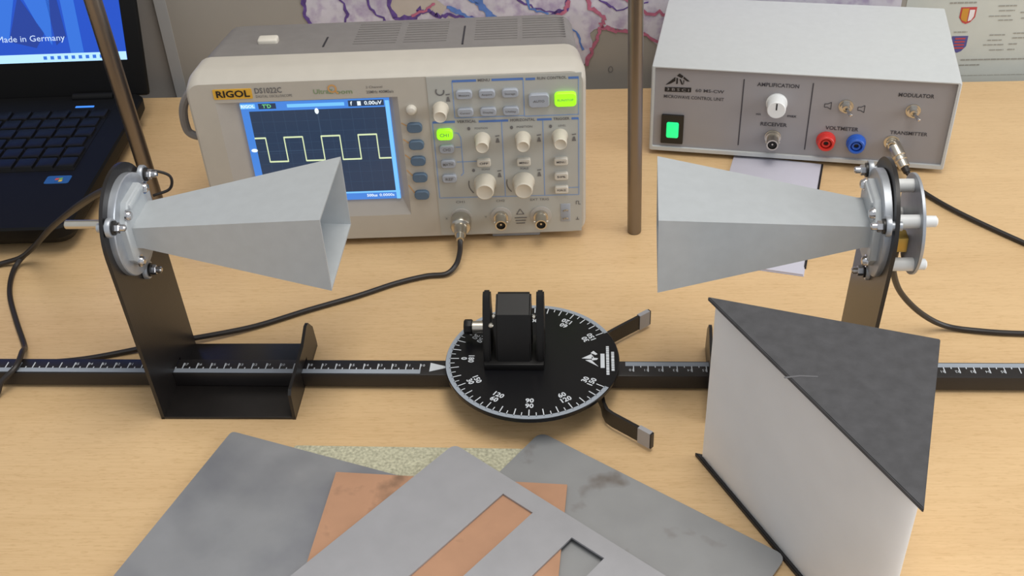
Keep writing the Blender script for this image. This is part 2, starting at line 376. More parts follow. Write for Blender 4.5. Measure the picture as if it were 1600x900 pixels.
bm = NB(); poly(bm, mm([(838, 64), (843, 64), (843, 57), (841, 53), (838, 52)]), -0.0014); obj('white_field', bm, 'crest_white', c1)
bm = NB(); poly(bm, shield(826, 842, 18, 36.2), -0.0012); c2 = obj('coat_of_arms', bm, 'crest_blue', mp)
bm = NB()
for k in range(4): fq(bm, 0.0295 + 0.8, 0.0395 + 0.8, 0.0225 + k * 0.0034, 0.024 + k * 0.0034, -0.0014)
obj('red_stripes', bm, 'crest_red', c2)

# ------------------------------------------------------------------ optical rail with scale
RY = -0.0845
rail = thing('scale_rail', 'long black metal rail with printed centimetre scale across the desk', 'rail', (0.0, 0.5823, 0.0), (0, 0, RY))
obj('bar', box(NB(), -0.62, 0.62, -0.0078, 0.0078, 0.0026, 0.0140, 0.0006), 'rail', rail)
def rail_scale(x0, x1, side, n0):
    bm = NB(); tk = NB(); zt = 0.01425
    yb = -0.0066 * side
    ya, yc = sorted((yb, yb + 0.0042 * side))
    box(bm, x0, x1, ya, yc, 0.0139, 0.0142)
    k = 0; x = x1 - 0.0006 if side > 0 else x0 + 0.0055
    while x0 < x < x1:
        L = 0.0058 if k % 2 == 0 else 0.0015
        y2 = yb + 0.0042 * side; a, b = sorted((y2, y2 + L * side))
        box(tk, x - 0.00035, x + 0.00035, a, b, 0.0139, 0.0143)
        if k % 2 == 0 and k // 2 < 26:
            mt = Matrix.Translation((x + 0.0016 * side, y2 + 0.0042 * side, zt)) @ Matrix.Rotation(0 if side > 0 else PI, 4, 'Z')
            text(tk, str(n0 + k // 2), 0, 0, 0.0024, mtx=mt)
        x -= 0.005 * side; k += 1
    obj('scale_strip', bm, 'scale', rail); obj('scale_marks', tk, 'tick', rail, smooth=0)
rail_scale(-0.62, -0.0668, 1, 10)
rail_scale(0.0760, 0.62, -1, 10)
bm = NB(); prismz(bm, [(-0.0605, -0.0045), (-0.047, 0.0002), (-0.0605, 0.0047)], 0.0139, 0.0143); obj('pointer_triangle', bm, 'tick', rail)

# ------------------------------------------------------------------ angle disc with holder
disc = thing('angle_disc', 'black round turntable with white degree scale and clamp, on the rail', 'turntable', (0.0114, 0.5795, 0.0), (0, 0, RY))
bm = NB(); lathe(bm, (0, 0, 0.0205), (0, 0, 1), [(0, 0.0593), (0.0005, 0.06), (0.003, 0.06), (0.0035, 0.0595)], 96); plate = obj('disc_plate', bm, 'disc', disc)
bm = NB(); box(bm, -0.03, 0.03, -0.016, 0.016, 0.0145, 0.0206, 0.001); box(bm, -0.02, 0.02, -0.014, -0.009, 0.001, 0.0146); box(bm, -0.02, 0.02, 0.012, 0.017, 0.001, 0.0146); obj('rail_clamp', bm, 'blackplastic', disc)
zt = 0.0241
bm = NB(); tk = NB()
a0, a1, N = math.radians(29), math.radians(331), 120
for k in range(N):
    p, q = a0 + (a1 - a0) * k / N, a0 + (a1 - a0) * (k + 1) / N
    bm.faces.new([bm.verts.new((r * math.cos(t), r * math.sin(t), zt)) for r, t in ((0.0566, p), (0.0597, p), (0.0597, q), (0.0566, q))])
for dg in range(30, 331, 5):
    t = math.radians(dg); L = 0.0066 if dg % 10 == 0 else 0.0038
    d = Vector((math.cos(t), math.sin(t), 0)); n = Vector((-d.y, d.x, 0)) * (0.00036 if dg % 10 == 0 else 0.0003)
    tk.faces.new([tk.verts.new(v) for v in (d * 0.0574 + n + Vector((0, 0, zt)), d * 0.0574 - n + Vector((0, 0, zt)), d * (0.0574 - L) - n + Vector((0, 0, zt)), d * (0.0574 - L) + n + Vector((0, 0, zt)))])
obj('degree_ring', bm, 'scale', plate, smooth=0)
for dg in range(30, 331, 30):
    v = abs(180 - dg); t = math.radians(dg)
    rot = Matrix.Rotation(t + PI / 2, 4, 'Z')
    for r, s in ((0.0474, str(v)), (0.0424, str(180 - v))):
        text(tk, s, 0, 0, 0.0040, bold=0.03, mtx=Matrix.Translation((r * math.cos(t), r * math.sin(t), zt)) @ rot)
rotL = Matrix.Rotation(PI / 2, 4, 'Z')
obj('degree_marks', tk, 'tick', plate, smooth=0)
bm = NB()   # emblem: mountain shape, name bar and two lines
def dz(bm, pts): bm.faces.new([bm.verts.new((a / 1000, b / 1000, zt)) for a, b in pts])
dz(bm, [(34.0, 0.6), (40.8, 5.2), (42.0, 1.0), (40.0, 0.0)]); dz(bm, [(36.5, -1.2), (40.5, -0.8), (41.5, -2.2), (45.6, -8.0), (43.8, -6.6)]); dz(bm, [(40.2, 6.2), (42.2, 8.6), (45.0, 5.2), (43.6, 4.2)]); dz(bm, [(41.4, -1.6), (44.6, -0.8), (45.4, 0.8), (42.6, 1.2), (41.6, 4.0), (40.8, 0.6)])
box(bm, 0.0470, 0.0498, -0.0092, 0.0056, zt - 0.0002, zt)
for xx, ya, yb in ((0.0519, -0.0162, 0.0136), (0.0554, -0.0122, 0.0076)):
    y = ya
    while y < yb - 0.0006:
        e = min(yb, y + random.uniform(0.0014, 0.0034)); box(bm, xx - 0.0010, xx + 0.0010, y, e, zt - 0.0002, zt); y = e + 0.0004
obj('emblem', bm, 'tick', plate, smooth=0)
HX = -0.0114
# holder: two cheeks and a stepped block
hb = NB(); prismx(hb, [(-0.0095, 0.024), (-0.0070, 0.0462), (0.0008, 0.0620), (0.0150, 0.0690), (0.0185, 0.0680), (0.0185, 0.024)], -0.0125 + HX, 0.0115 + HX)
bmesh.ops.bevel(hb, geom=[e for e in hb.edges if abs(e.verts[0].co.x - e.verts[1].co.x) < 1e-6], offset=0.0012, segments=3, affect='EDGES')
obj('clamp_block', hb, 'holder', disc)
for x0, x1 in ((-0.0212, -0.0160), (0.0150, 0.0202)):
    bm = NB(); prismx(bm, [(-0.009, 0.024), (-0.009, 0.04), (0.003, 0.061), (0.0075, 0.0685), (0.0105, 0.0715), (0.0145, 0.0722), (0.018, 0.070), (0.0195, 0.066), (0.0195, 0.024)], x0 + HX, x1 + HX)
    bmesh.ops.bevel(bm, geom=[e for e in bm.edges if abs(e.verts[0].co.x - e.verts[1].co.x) < 1e-6], offset=0.001, segments=2, affect='EDGES')
    obj('cheek', bm, 'holder', disc)
bm = NB(); box(bm, -0.021 + HX, 0.02 + HX, -0.012, 0.02, 0.0239, 0.029, 0.0008); obj('holder_base', bm, 'holder', disc)
bm = NB(); lathe(bm, (-0.0212 + HX, 0.0225, 0.0340), (-1, 0, 0), [(0, 0.0042), (0.0100, 0.0042)], 14); ts = obj('thumb_screw', bm, 'nickel', disc)
bm = NB(); lathe(bm, (-0.0425, 0.0225, 0.0340), (-1, 0, 0), [(0, 0.0048), (0.0008, 0.0054), (0.0052, 0.0054), (0.0060, 0.0048)], 8); obj('screw_head', bm, 'holder', ts)
for x, y, z in ((-0.0138, 0.0045, 0.058), (-0.0155, -0.0012, 0.0545), (0.0134, 0.0045, 0.0575)):
    bm = NB(); lathe(bm, (x + HX, y, z), (0, -0.7, 0.7), [(0, 0.0017), (0.001, 0.0017), (0.0016, 0.001)], 10); obj('small_screw', bm, 'nickel', disc)
# fork arms below the disc
def strip(bm, path, z0, z1, t):
    P = [Vector((a, b)) for a, b in path]; L = []
    for i, p in enumerate(P):
        d = (P[min(i + 1, len(P) - 1)] - P[max(i - 1, 0)]).normalized(); n = Vector((-d.y, d.x)) * t / 2; L.append((p + n, p - n))
    rs = [[(a.x, a.y, z0), (a.x, a.y, z1), (b.x, b.y, z1), (b.x, b.y, z0)] for a, b in L]; rings(bm, rs)
for sg in (1, -1):
    pth = [(0.030, 0.019), (0.0505, 0.0373), (0.0561, 0.0424), (0.0645, 0.0494), (0.0755, 0.0583)] if sg > 0 else [(0.036, -0.014), (0.0455, -0.0185), (0.0482, -0.0275), (0.0490, -0.0345), (0.0510, -0.0405), (0.0545, -0.0442), (0.0715, -0.0574)]
    bm = NB(); strip(bm, pth, 0.0035, 0.0155, 0.0022); arm = obj('fork_arm', bm, 'black', disc)
    d = (Vector(pth[-1]) - Vector(pth[-2])).normalized(); e = Vector(pth[-1])
    bm = NB(); strip(bm, [tuple(e), tuple(e + d * 0.0048), tuple(e + d * 0.0096)], 0.0030, 0.0160, 0.0034); obj('grey_tip', bm, 'sheet3', arm)
    bm = NB(); q = e + d * 0.0095; strip(bm, [tuple(q), tuple(q + d * 0.0012)], 0.0033, 0.0157, 0.003); obj('end_cap', bm, 'blackplastic', arm)

# ------------------------------------------------------------------ horn antennas on sheet-metal brackets
def antenna(name, label, loc, rotz, pitch, zc, kind):
    t = thing(name, label, 'antenna', loc, (0, 0, rotz), 'horn antennas standing on the rail')
    lean = -0.0033 / zc
    # bracket upright (y,z outline with notch for the rail)
    out = [(-0.0395, 0.0)] + [(-0.0395, 0.02)]
    for k in range(25):
        a = PI - PI * k / 24; out.append((0.04 * math.cos(a), zc + 0.04 * math.sin(a)))
    out += [(0.0395, 0.0), (0.0092, 0.0), (0.0092, 0.0150), (-0.0092, 0.0150), (-0.0092, 0.0)]
    bm = NB(); th = 0.0024
    for x in (-th, 0): holed(bm, out, [], lambda a, b, x=x: (x + lean * b, a, b))
    n = len(out)
    for i in range(n):
        a, b = out[i], out[(i + 1) % n]
        bm.faces.new([bm.verts.new(c) for c in ((-th + lean * a[1], *a), (-th + lean * b[1], *b), (lean * b[1], *b), (lean * a[1], *a))])
    obj('bracket_upright', bm, 'black', t)
    bm = NB(); box(bm, -0.0024, 0.0918, -0.0395, 0.0395, 0.0, 0.0022, 0.0006); obj('bracket_base', bm, 'black', t)
    bm = NB()
    yy = 1 if kind == 'L' else -1
    lip = [(-0.0395, 0.0), (-0.0392, 0.022), (-0.036, 0.025), (0.007, 0.0265), (0.0225, 0.0322), (0.0275, 0.0312), (0.0365, 0.0205), (0.0395, 0.004), (0.0395, 0), (0.0092, 0), (0.0092, 0.0150), (-0.0092, 0.0150), (-0.0092, 0)]
    lip = [(a * yy, b) for a, b in lip]
    for x in (0.0896, 0.0918): holed(bm, lip, [], lambda a, b, x=x: (x, a, b))
    for i in range(len(lip)):
        a, b = lip[i], lip[(i + 1) % len(lip)]
        bm.faces.new([bm.verts.new(c) for c in ((0.0896, *a), (0.0896, *b), (0.0918, *b), (0.0918, *a))])
    obj('bracket_lip', bm, 'black', t)
    # everything carried by the upright, in a frame at the disc centre; x towards the aperture
    MX = Matrix.Translation((-0.0086, 0, zc)) @ Matrix.Rotation(-pitch, 4, 'Y')
    def put(nm, bm, m, par=t):
        bmesh.ops.transform(bm, matrix=MX, verts=bm.verts); return obj(nm, bm, m, par)
    bm = NB(); lathe(bm, (0.0045, 0, 0), (1, 0, 0), [(0, 0.0334), (0.0042, 0.0334), (0.0048, 0.0328)], 48); put('flange_disc', bm, 'flange')
    bm = NB()
    octo = [(s * 0.0225, q * 0.0125) for s, q in ((1, 1),)]
    oc = [(0.023, -0.012), (0.023, 0.012), (0.012, 0.0235), (-0.012, 0.0235), (-0.023, 0.012), (-0.023, -0.012), (-0.012, -0.0235), (0.012, -0.0235)]
    rings(bm, [[(0.0085, a * 1.02, b * 1.02) for a, b in oc], [(0.0128, a * 1.02, b * 1.02) for a, b in oc], [(0.0136, a * 0.98, b * 0.98) for a, b in oc]]); put('horn_flange', bm, 'horn')
    # horn: hollow pyramid
    def rect(x, w, h): return [(x, w / 2, h / 2), (x, -w / 2, h / 2), (x, -w / 2, -h / 2), (x, w / 2, -h / 2)]
    bm = NB(); k = 0.0013
    rings(bm, [rect(0.0126, 0.0324, 0.0152), rect(0.0170, 0.0326, 0.0154), rect(0.1402, 0.0744, 0.0532), rect(0.1402, 0.0744 - 2 * k, 0.0532 - 2 * k), rect(0.0172, 0.0326 - 2 * k, 0.0154 - 2 * k)])
    put('horn', bm, 'horn')
    bm = NB()   # folded seam flanges along the two vertical edges near the mouth
    for a in (30, 150, 270):
        y, z = 0.0365 * math.cos(math.radians(a)), 0.0365 * math.sin(math.radians(a))
        b1 = NB(); lathe(b1, (0.0, y, z), (1, 0, 0), [(0, 0.0028), (0.0066, 0.0028), (0.0066, 0.0062), (0.0090, 0.0062), (0.0096, 0.0058)], 20); wsh = put('washer', b1, 'flange')
        b1 = NB(); lathe(b1, (0.0096, y, z), (1, 0, 0), [(0, 0.0046), (0.0014, 0.0046)], 16); put('lock_washer', b1, 'blackplastic')
        b1 = NB(); lathe(b1, (0.0110, y, z), (1, 0, 0), [(0, 0.0034), (0.0028, 0.0034), (0.0032, 0.0029)], 6); bt = put('bolt', b1, 'steel')
        b1 = NB(); lathe(b1, (0.0140, y, z), (1, 0, 0), [(0, 0.0022), (0.0030, 0.0022), (0.0038, 0.0014), (0.004, 0.0)], 12); put('bolt_tip', b1, 'steel', bt)
    bm.free()
    for sy in (1, -1):
        for sz in (1, -1):
            y, z = 0.0165 * sy, 0.0172 * sz
            b1 = NB(); lathe(b1, (0.0130, y, z), (1, 0, 0), [(0, 0.0040), (0.001, 0.0040)], 16); put('flange_washer', b1, 'steel')
            b1 = NB(); lathe(b1, (0.0138, y, z), (1, 0, 0), [(0, 0.0031), (0.0014, 0.0030), (0.0024, 0.0022), (0.0028, 0.0008), (0.0029, 0)], 14); put('flange_screw', b1, 'steel')
    # raised clamp bar across the flange face between the screws
    b1 = NB(); box(b1, 0.0105, 0.0150, -0.0125, 0.0125, 0.0185, 0.0225, 0.0008); put('flange_bar', b1, 'horn')
    return t, put
tL, putL = antenna('horn_receiver', 'left grey horn antenna facing right on black bracket, before the oscilloscope', (-0.2411, 0.6028, 0.0), -0.0779, 0.0, 0.1357, 'L')
b1 = NB(); lathe(b1, (0.0030, 0, 0), (-1, 0, 0), [(0, 0.0030), (0.0400, 0.0030), (0.0405, 0.0026)], 16); putL('mounting_rod', b1, 'nickel')
b1 = NB(); lathe(b1, (0.0032, 0, 0), (-1, 0, 0), [(0, 0.009), (0.006, 0.009)], 18); putL('rear_hub', b1, 'blackplastic')
b1 = NB(); tube(b1, [(-0.002, 0.035, 0.017), (0.010, 0.0372, 0.018), (0.022, 0.040, 0.012), (0.021, 0.038, 0.003), (0.010, 0.034, 0.0)], 0.0010, 8); putL('ground_wire', b1, 'cable')
tR, putR = antenna('horn_transmitter', 'right grey horn antenna facing left, behind the grey prism, with round back plate', (0.2237, 0.5591, 0.0), PI - 0.1267, -0.0276, 0.1378, 'R')
# rear plate of the transmitter on nylon posts (local x is towards the mouth, y flipped)
b1 = NB(); lathe(b1, (-0.0130, 0, -0.001), (-1, 0, 0), [(0, 0.0308), (0.0003, 0.0312), (0.0019, 0.0312), (0.0022, 0.0308)], 48); putR('back_plate', b1, 'flange')
for y, z, L in ((-0.007, 0.022, 0.0165), (0.018, 0.0125, 0.024), (0.021, -0.0165, 0.0215), (-0.022, -0.008, 0.0165)):
    b1 = NB(); lathe(b1, (0.0032, y, z), (-1, 0, 0), [(0, 0.0042), (0.0165, 0.0042)], 16); p = putR('nylon_post', b1, 'whiteplastic')
    b1 = NB(); lathe(b1, (-0.0130, y, z), (-1, 0, 0), [(0, 0.0036), (L - 0.0145, 0.0034), (L - 0.0135, 0.002)], 12); putR('post_tip', b1, 'whiteplastic', p)
b1 = NB(); box(b1, -0.0085, 0.0032, 0.010, 0.020, -0.0085, 0.0015, 0.0006); putR('brass_block', b1, 'brass')
b1 = NB(); lathe(b1, (0.0032, 0.017, 0.005), (-1, 0, 0), [(0, 0.0028), (0.003, 0.0028), (0.004, 0.0015)], 12); putR('solder_bolt', b1, 'steel')
b1 = NB(); tube(b1, [(0.002, 0.003, 0.018), (-0.003, 0.006, 0.014), (0.002, 0.010, 0.010)], 0.0011, 8); putR('red_lead', b1, 'redsock')

# ------------------------------------------------------------------ oscilloscope
sc = thing('oscilloscope', 'beige bench oscilloscope showing a square wave on its blue screen', 'oscilloscope', (-0.23927, 0.7671, 0.006), (0.02699, 0, -0.03158))
bm = NB()
prof = [(0.0, rrect(0.0022, 0.3008, 0.0012, 0.1478, 0.0095)), (0.0012, rrect(0.0006, 0.3024, 0.0004, 0.1488, 0.0105)), (0.004, rrect(0, 0.303, 0, 0.1502, 0.011)), (0.012, rrect(0.0, 0.303, 0, 0.1532, 0.012)), (0.016, rrect(0.001, 0.302, 0.0, 0.1542, 0.012)), (0.034, rrect(0.003, 0.300, 0.001, 0.1535, 0.012))]
rings(bm, [[(a, y, b) for a, b in o] for y, o in prof], cap0=False, cap1=True)
RX0, RX1, RZ0, RZ1 = 0.0212, 0.1603, 0.0235, 0.1318
LX0, LX1, LZ0, LZ1 = 0.0385, 0.1530, 0.0375, 0.1287
holed(bm, prof[0][1], [[(RX0, RZ0), (RX1, RZ0), (RX1, RZ1), (RX0, RZ1)]], lambda a, b: (a, 0.0, b))
o1 = obj('front_bezel', bm, 'beige', sc)
bm = NB()
rings(bm, [[(x, y, z) for x, z in ((a, c), (b, c), (b, d), (a, d))] for y, a, b, c, d in ((0.0, RX0, RX1, RZ0, RZ1), (0.005, LX0 - 0.001, LX1 + 0.001, LZ0 - 0.001, LZ1 + 0.001))], cap0=False, cap1=True)
obj('screen_recess', bm, 'bezelface', sc, smooth=0)
bm = NB()   # taupe rear housing, top sloping to the back
hs = [[(a, y, b) for a, b in rrect(x0, 0.303 - x0, 0.002, z1, r)] for y, x0, z1, r in ((0.033, 0.0045, 0.1515, 0.013), (0.05, 0.004, 0.1500, 0.013), (0.118, 0.0055, 0.1390, 0.014), (0.126, 0.008, 0.1355, 0.014), (0.130, 0.013, 0.130, 0.012))]
rings(bm, hs); hous = obj('housing', bm, 'housing', sc)
def ztop(y): return 0.1500 + (0.1390 - 0.1500) * (y - 0.05) / 0.068
slot = NB(); box(slot, 0, 0.034, 0, 0.0012, -0.0004, 0.0003); slotme = mesh(slot, 'vent_slot', 'slotdark')
for x in (0.122, 0.162, 0.218, 0.256):
    for k in range(9):
        y = 0.056 + k * 0.0065; link('vent_slot', slotme, hous, (x, y, ztop(y)), (math.atan(-0.0110 / 0.068), 0, 0))
for x, y0, y1 in ((0.0985, 0.052, 0.078), (0.2085, 0.046, 0.095)):
    bm = NB(); box(bm, x, x + 0.0014, 0, y1 - y0, -0.0012, 0.0003); obj('handle_seam', bm, 'blackink', hous, (0, y0, ztop(y0)), (math.atan(-0.0110 / 0.068), 0, 0))
bm = NB(); box(bm, -0.008, 0.008, -0.005, 0.005, -0.002, 0.0042, 0.0018, 3); obj('power_button', bm, 'whitebtn', sc, (0.0525, 0.0705, ztop(0.0705)))
bm = NB(); tube(bm, [(0.006, 0.02, 0.133), (-0.004, 0.02, 0.130), (-0.0115, 0.021, 0.117), (-0.0135, 0.022, 0.101), (-0.010, 0.022, 0.093), (0.006, 0.022, 0.088)], 0.0034, 10); obj('side_handle', bm, 'housing', sc)
for x in (0.03, 0.225):
    bm = NB(); box(bm, x, x + 0.040, 0.006, 0.020, -0.006, 0.002, 0.001); obj('foot', bm, 'greybtn', sc)
for x in (0.03, 0.235):
    bm = NB(); box(bm, x, x + 0.03, 0.105, 0.12, -0.0094, 0.003, 0.001); obj('rear_foot', bm, 'housing', sc)
# screen
bm = NB(); box(bm, LX0, LX1, 0.0035, 0.0055, LZ0, LZ1); scr = obj('screen', bm, 'lcdblue', sc)
ys = 0.0033
bm = NB(); fq(bm, 0.0445, 0.1495, 0.0455, 0.1218, ys); obj('plot_area', bm, 'lcdnavy', scr)
for nm, m, r, dy in (('light_bar', 'lcdlight', (0.1497, 0.1528, LZ0, 0.1275), 2), ('light_bar', 'lcdlight', (LX0, 0.0500, 0.1243, 0.1283), 2), ('light_bar', 'lcdlight', (0.0745, 0.1185, 0.1243, 0.1272), 2), ('light_bar', 'lcdlight', (0.0445, LX1, 0.0440, 0.0455), 2),
                   ('dark_field', 'lcdnavy', (0.0525, 0.066, 0.1236, 0.1284), 1), ('dark_field', 'lcdnavy', (0.1215, 0.1488, 0.1232, 0.1284), 1)):
    bm = NB(); fq(bm, *r, ys - dy * 0.0001); obj(nm, bm, m, scr)
bm = NB()
for k in range(1, 12): fq(bm, 0.0445 + k * 0.00875 - 0.00012, 0.0445 + k * 0.00875 + 0.00012, 0.0455, 0.1218, ys - 0.0001)
for k in range(1, 8): fq(bm, 0.0445, 0.1495, 0.0455 + k * 0.00954 - 0.00012, 0.0455 + k * 0.00954 + 0.00012, ys - 0.0001)
fq(bm, 0.0966, 0.0974, 0.0455, 0.1218, ys - 0.00012); fq(bm, 0.0445, 0.1495, 0.0855, 0.0862, ys - 0.00012)
obj('grid', bm, 'lcdgrid', scr)
bm = NB(); hi, lo = 0.0982, 0.0764
xs = [0.0445, 0.0530, 0.0675, 0.0820, 0.0967, 0.1112, 0.1256, 0.1400, 0.1495]; up = True
for i, (a, b) in enumerate(zip(xs, xs[1:])):
    z = hi if up else lo
    fl(bm, (a, z), (b, z), 0.0014, ys - 0.0003)
    if i < len(xs) - 2: fl(bm, (b, hi + 0.0005), (b, lo - 0.0005), 0.0009, ys - 0.0003)
    up = not up
obj('square_wave_trace', bm, 'lcdtrace', scr)
bm = NB()
for cx, cz, rx, rz in ((0.0966, 0.1205, 0.0016, 0.0026), (0.0425, 0.0873, 0.0026, 0.0016)):
    bm.faces.new([bm.verts.new((cx + rx * math.cos(k * PI / 5), ys - 0.0004, cz + rz * math.sin(k * PI / 5))) for k in range(10)])
text(bm, 'RIGOL', 0.0443, 0.1263, 0.0026, y=ys - 0.0004, bold=0.02); text(bm, '500us', 0.1300, 0.0415, 0.0026, y=ys - 0.0004, bold=0.02); text(bm, '0.0000s', 0.1420, 0.0415, 0.0026, y=ys - 0.0004, bold=0.01, width=0.012)
text(bm, 'f', 0.1238, 0.1258, 0.0034, y=ys - 0.0004, bold=0.02); text(bm, '0.00uV', 0.1405, 0.1258, 0.0032, y=ys - 0.0004, bold=0.02, width=0.0135); fq(bm, 0.1285, 0.1312, 0.1240, 0.1276, ys - 0.0004)
obj('screen_readouts', bm, 'lcdwhite', scr, smooth=0)
bm = NB(); text(bm, "T'D", 0.0590, 0.1260, 0.0032, y=ys - 0.0004, bold=0.02); obj('trigger_readout', bm, 'lcdgreen', scr, smooth=0)['kind'] = 'stuff'
# control panel plate
bm = NB(); prismy(bm, [(0.1832, 0.0020)] + [(0.2995, 0.0020), (0.2995, 0.1468), (0.1832, 0.1474)], -0.0005, 0.0006); cp = obj('control_panel', bm, 'panel', sc)
yl = -0.0007
bm = NB()
for a, b in (((202.4, 143.4), (220.6, 143.4)), ((232.2, 143.4), (255.8, 143.4)), ((257.6, 143), (264.8, 143)), ((289.7, 142.8), (297.3, 142.8)), ((185, 108.8), (202.2, 108.8)), ((220.5, 108.3), (243.1, 108.3)), ((265.3, 108.1), (276.6, 108.1)), ((291.8, 108), (297.2, 108))):
    fl(bm, (a[0] / 1000, a[1] / 1000), (b[0] / 1000, b[1] / 1000), 0.0019, yl)
obj('blue_headline_bars', bm, 'blueink', cp)
bm = NB()
for a, b in (((202.4, 143.4), (202.4, 112)), ((255.8, 143.4), (255.8, 112)), ((202.4, 112), (255.8, 112)), ((297.2, 142.8), (297.2, 111)), ((255.8, 111.4), (297.2, 111.4)), ((184.9, 108.8), (184.9, 39)), ((238, 108.3), (238, 38.6)), ((269.7, 108), (269.7, 38.2)), ((297.2, 108), (297.2, 37.8)), ((184.9, 39), (297.2, 37.8)), ((201, 99), (204, 98.5)), ((204, 98.5), (205.7, 94.2)), ((205.7, 94.2), (205.7, 62)), ((205.7, 62), (203.5, 59.5)), ((201, 86), (205.7, 86)), ((201, 72.5), (217, 72.5)), ((289, 44.8), (297, 44.8))):
    fl(bm, (a[0] / 1000, a[1] / 1000), (b[0] / 1000, b[1] / 1000), 0.0007, yl + 0.00005)
obj('blue_frame_lines', bm, 'thinblue', cp)
bm = NB()
T = lambda s, x, z, h, w=None, bold=0.0: text(bm, s, x / 1000, z / 1000, h / 1000, y=yl - 0.0001, width=(w / 1000 if w else None), bold=bold)
T('MENU', 226.3, 143.4, 2.3, 9, .02); T('RUN CONTROL', 277.2, 143.2, 2.3, 22, .02); T('VERTICAL', 211.3, 108.6, 2.3, 15, .02); T('HORIZONTAL', 254.2, 108.3, 2.3, 19, .02); T('TRIGGER', 284, 108.1, 2.3, 12.5, .02)
T('POSITION', 222, 102.2, 1.7, 10); T('POSITION', 255.5, 102.2, 1.8, 12, .01); T('LEVEL', 284.5, 102, 1.7, 6)
T('CH1', 201.5, 34.4, 2.3, 7); T('CH2', 233.7, 34.3, 2.3, 7); T('EXT TRIG', 265.4, 34.3, 2.3, 15); T('SCALE', 254, 64.4, 1.8, 6.5, .01); T('SCALE', 223.5, 64.8, 1.6, 6.5)
T('X', 188.8, 18.5, 2, 2); T('Y', 221, 18.8, 2, 2)
for x, z in ((198.4, 129.5), (234.2, 92), (266.4, 91.5), (293.6, 91), (234.2, 60), (265.8, 59.6)):   # little knob icons: arrow over a cone
    x /= 1000; z /= 1000
    bm.faces.new([bm.verts.new(p) for p in ((x - 0.0016, yl - 0.0001, z - 0.003), (x + 0.0016, yl - 0.0001, z - 0.003), (x + 0.0007, yl - 0.0001, z + 0.001), (x - 0.0007, yl - 0.0001, z + 0.001))])
    fl(bm, (x - 0.0016, z + 0.0028), (x + 0.0016, z + 0.0032), 0.0009, yl - 0.0001)
for x, z in ((212.5, 102.3), (245.5, 102), (275.6, 101.8), (213.8, 64.2)):
    x /= 1000; z /= 1000
    bm.faces.new([bm.verts.new((x + 0.0012 * math.cos(k * PI / 4), yl - 0.0001, z + 0.0016 * math.sin(k * PI / 4))) for k in range(8)])
for k in range(9):      # round arrow above the small knob
    a, b = math.radians(-220 + 27 * k), math.radians(-220 + 27 * (k + 1))
    fl(bm, (0.1927 + 0.0031 * math.cos(a), 0.1352 + 0.0031 * math.sin(a)), (0.1927 + 0.0031 * math.cos(b), 0.1352 + 0.0031 * math.sin(b)), 0.0011, yl - 0.0001)
for x, z in ((211.8, 49), (242.2, 49)):  # knob range arcs
    for k in range(4):
        a, b = math.radians(165 + 15 * k), math.radians(180 + 15 * k)
        fl(bm, (x / 1000 + 0.0095 + 0.0122 * math.cos(a), z / 1000 + 0.0025 + 0.0122 * math.sin(a)), (x / 1000 + 0.0095 + 0.0122 * math.cos(b), z / 1000 + 0.0025 + 0.0122 * math.sin(b)), 0.0008, yl - 0.0001)
tri = [(0.2463, 0.0205), (0.2523, 0.0205), (0.2493, 0.0255)]
for i in range(3): fl(bm, tri[i], tri[(i + 1) % 3], 0.0007, yl - 0.0001)
for k in range(3): fl(bm, (0.2445 + k * 0.0006, 0.0170 - k * 0.0027), (0.2545 - k * 0.0008, 0.0170 - k * 0.0027), 0.0008, yl - 0.0001)
for a, b in (((295, 28.5), (295, 31.5)), ((295, 31.5), (297, 31.5)), ((297, 31.5), (297, 28.5)), ((297, 28.5), (298.6, 28.5)), ((294.6, 13.5), (297.4, 13.5)), ((296, 13.5), (296, 16))): fl(bm, (a[0] / 1000, a[1] / 1000), (b[0] / 1000, b[1] / 1000), 0.0006, yl - 0.0001)
obj('panel_lettering', bm, 'ink', cp, smooth=0)
# badge and prints over the screen
bm = NB(); prismy(bm, rrect(0.0212, 0.0508, 0.1350, 0.1435, 0.0008, 2), -0.0004, 0.001); bd = obj('brand_badge', bm, 'yellow', sc)
bm = NB(); text(bm, 'RIGOL', 0.036, 0.1392, 0.0056, y=-0.0007, width=0.0255, bold=0.025); obj('badge_lettering', bm, 'blackink', bd, smooth=0)
bm = NB()
text(bm, 'DS1022C', 0.0632, 0.1410, 0.0046, y=-0.0003, width=0.0205, bold=0.02); text(bm, 'DIGITAL OSCILLOSCOPE', 0.0670, 0.1363, 0.0022, y=-0.0003, width=0.0275)
text(bm, '2 Channel', 0.1435, 0.1408, 0.0020, y=-0.0003, width=0.0125); text(bm, '25MHz 400MSa/s', 0.1475, 0.1367, 0.0024, y=-0.0003, width=0.0205, bold=0.01)
obj('model_lettering', bm, 'ink', sc, smooth=0)
bm = NB(); text(bm, 'Ultra', 0.1030, 0.1385, 0.0040, y=-0.0003, width=0.0115, bold=0.01); text(bm, 'Z', 0.1105, 0.1382, 0.0040, y=-0.0003); text(bm, 'oom', 0.1205, 0.1378, 0.0040, y=-0.0003, width=0.0125, bold=0.01); obj('green_lettering', bm, 'lime', sc, smooth=0)
bm = NB()
for k in range(16):
    a, b = k * PI / 8, (k + 1) * PI / 8; fl(bm, (0.1118 + 0.0029 * math.cos(a), 0.1408 + 0.0029 * math.sin(a)), (0.1118 + 0.0029 * math.cos(b), 0.1408 + 0.0029 * math.sin(b)), 0.0012, -0.0004)
fl(bm, (0.1138, 0.1388), (0.1160, 0.1364), 0.0012, -0.0004); obj('lens_symbol', bm, 'orange', sc)
bm = NB()
for z0, z1 in ((109, 105.9), (94.5, 90.4), (80.5, 75.8), (66.3, 60.2), (52, 43.7)): fl(bm, (0.1608, (z0 + 0.2) / 1000), (0.1655, z1 / 1000), 0.0007, -0.0003)
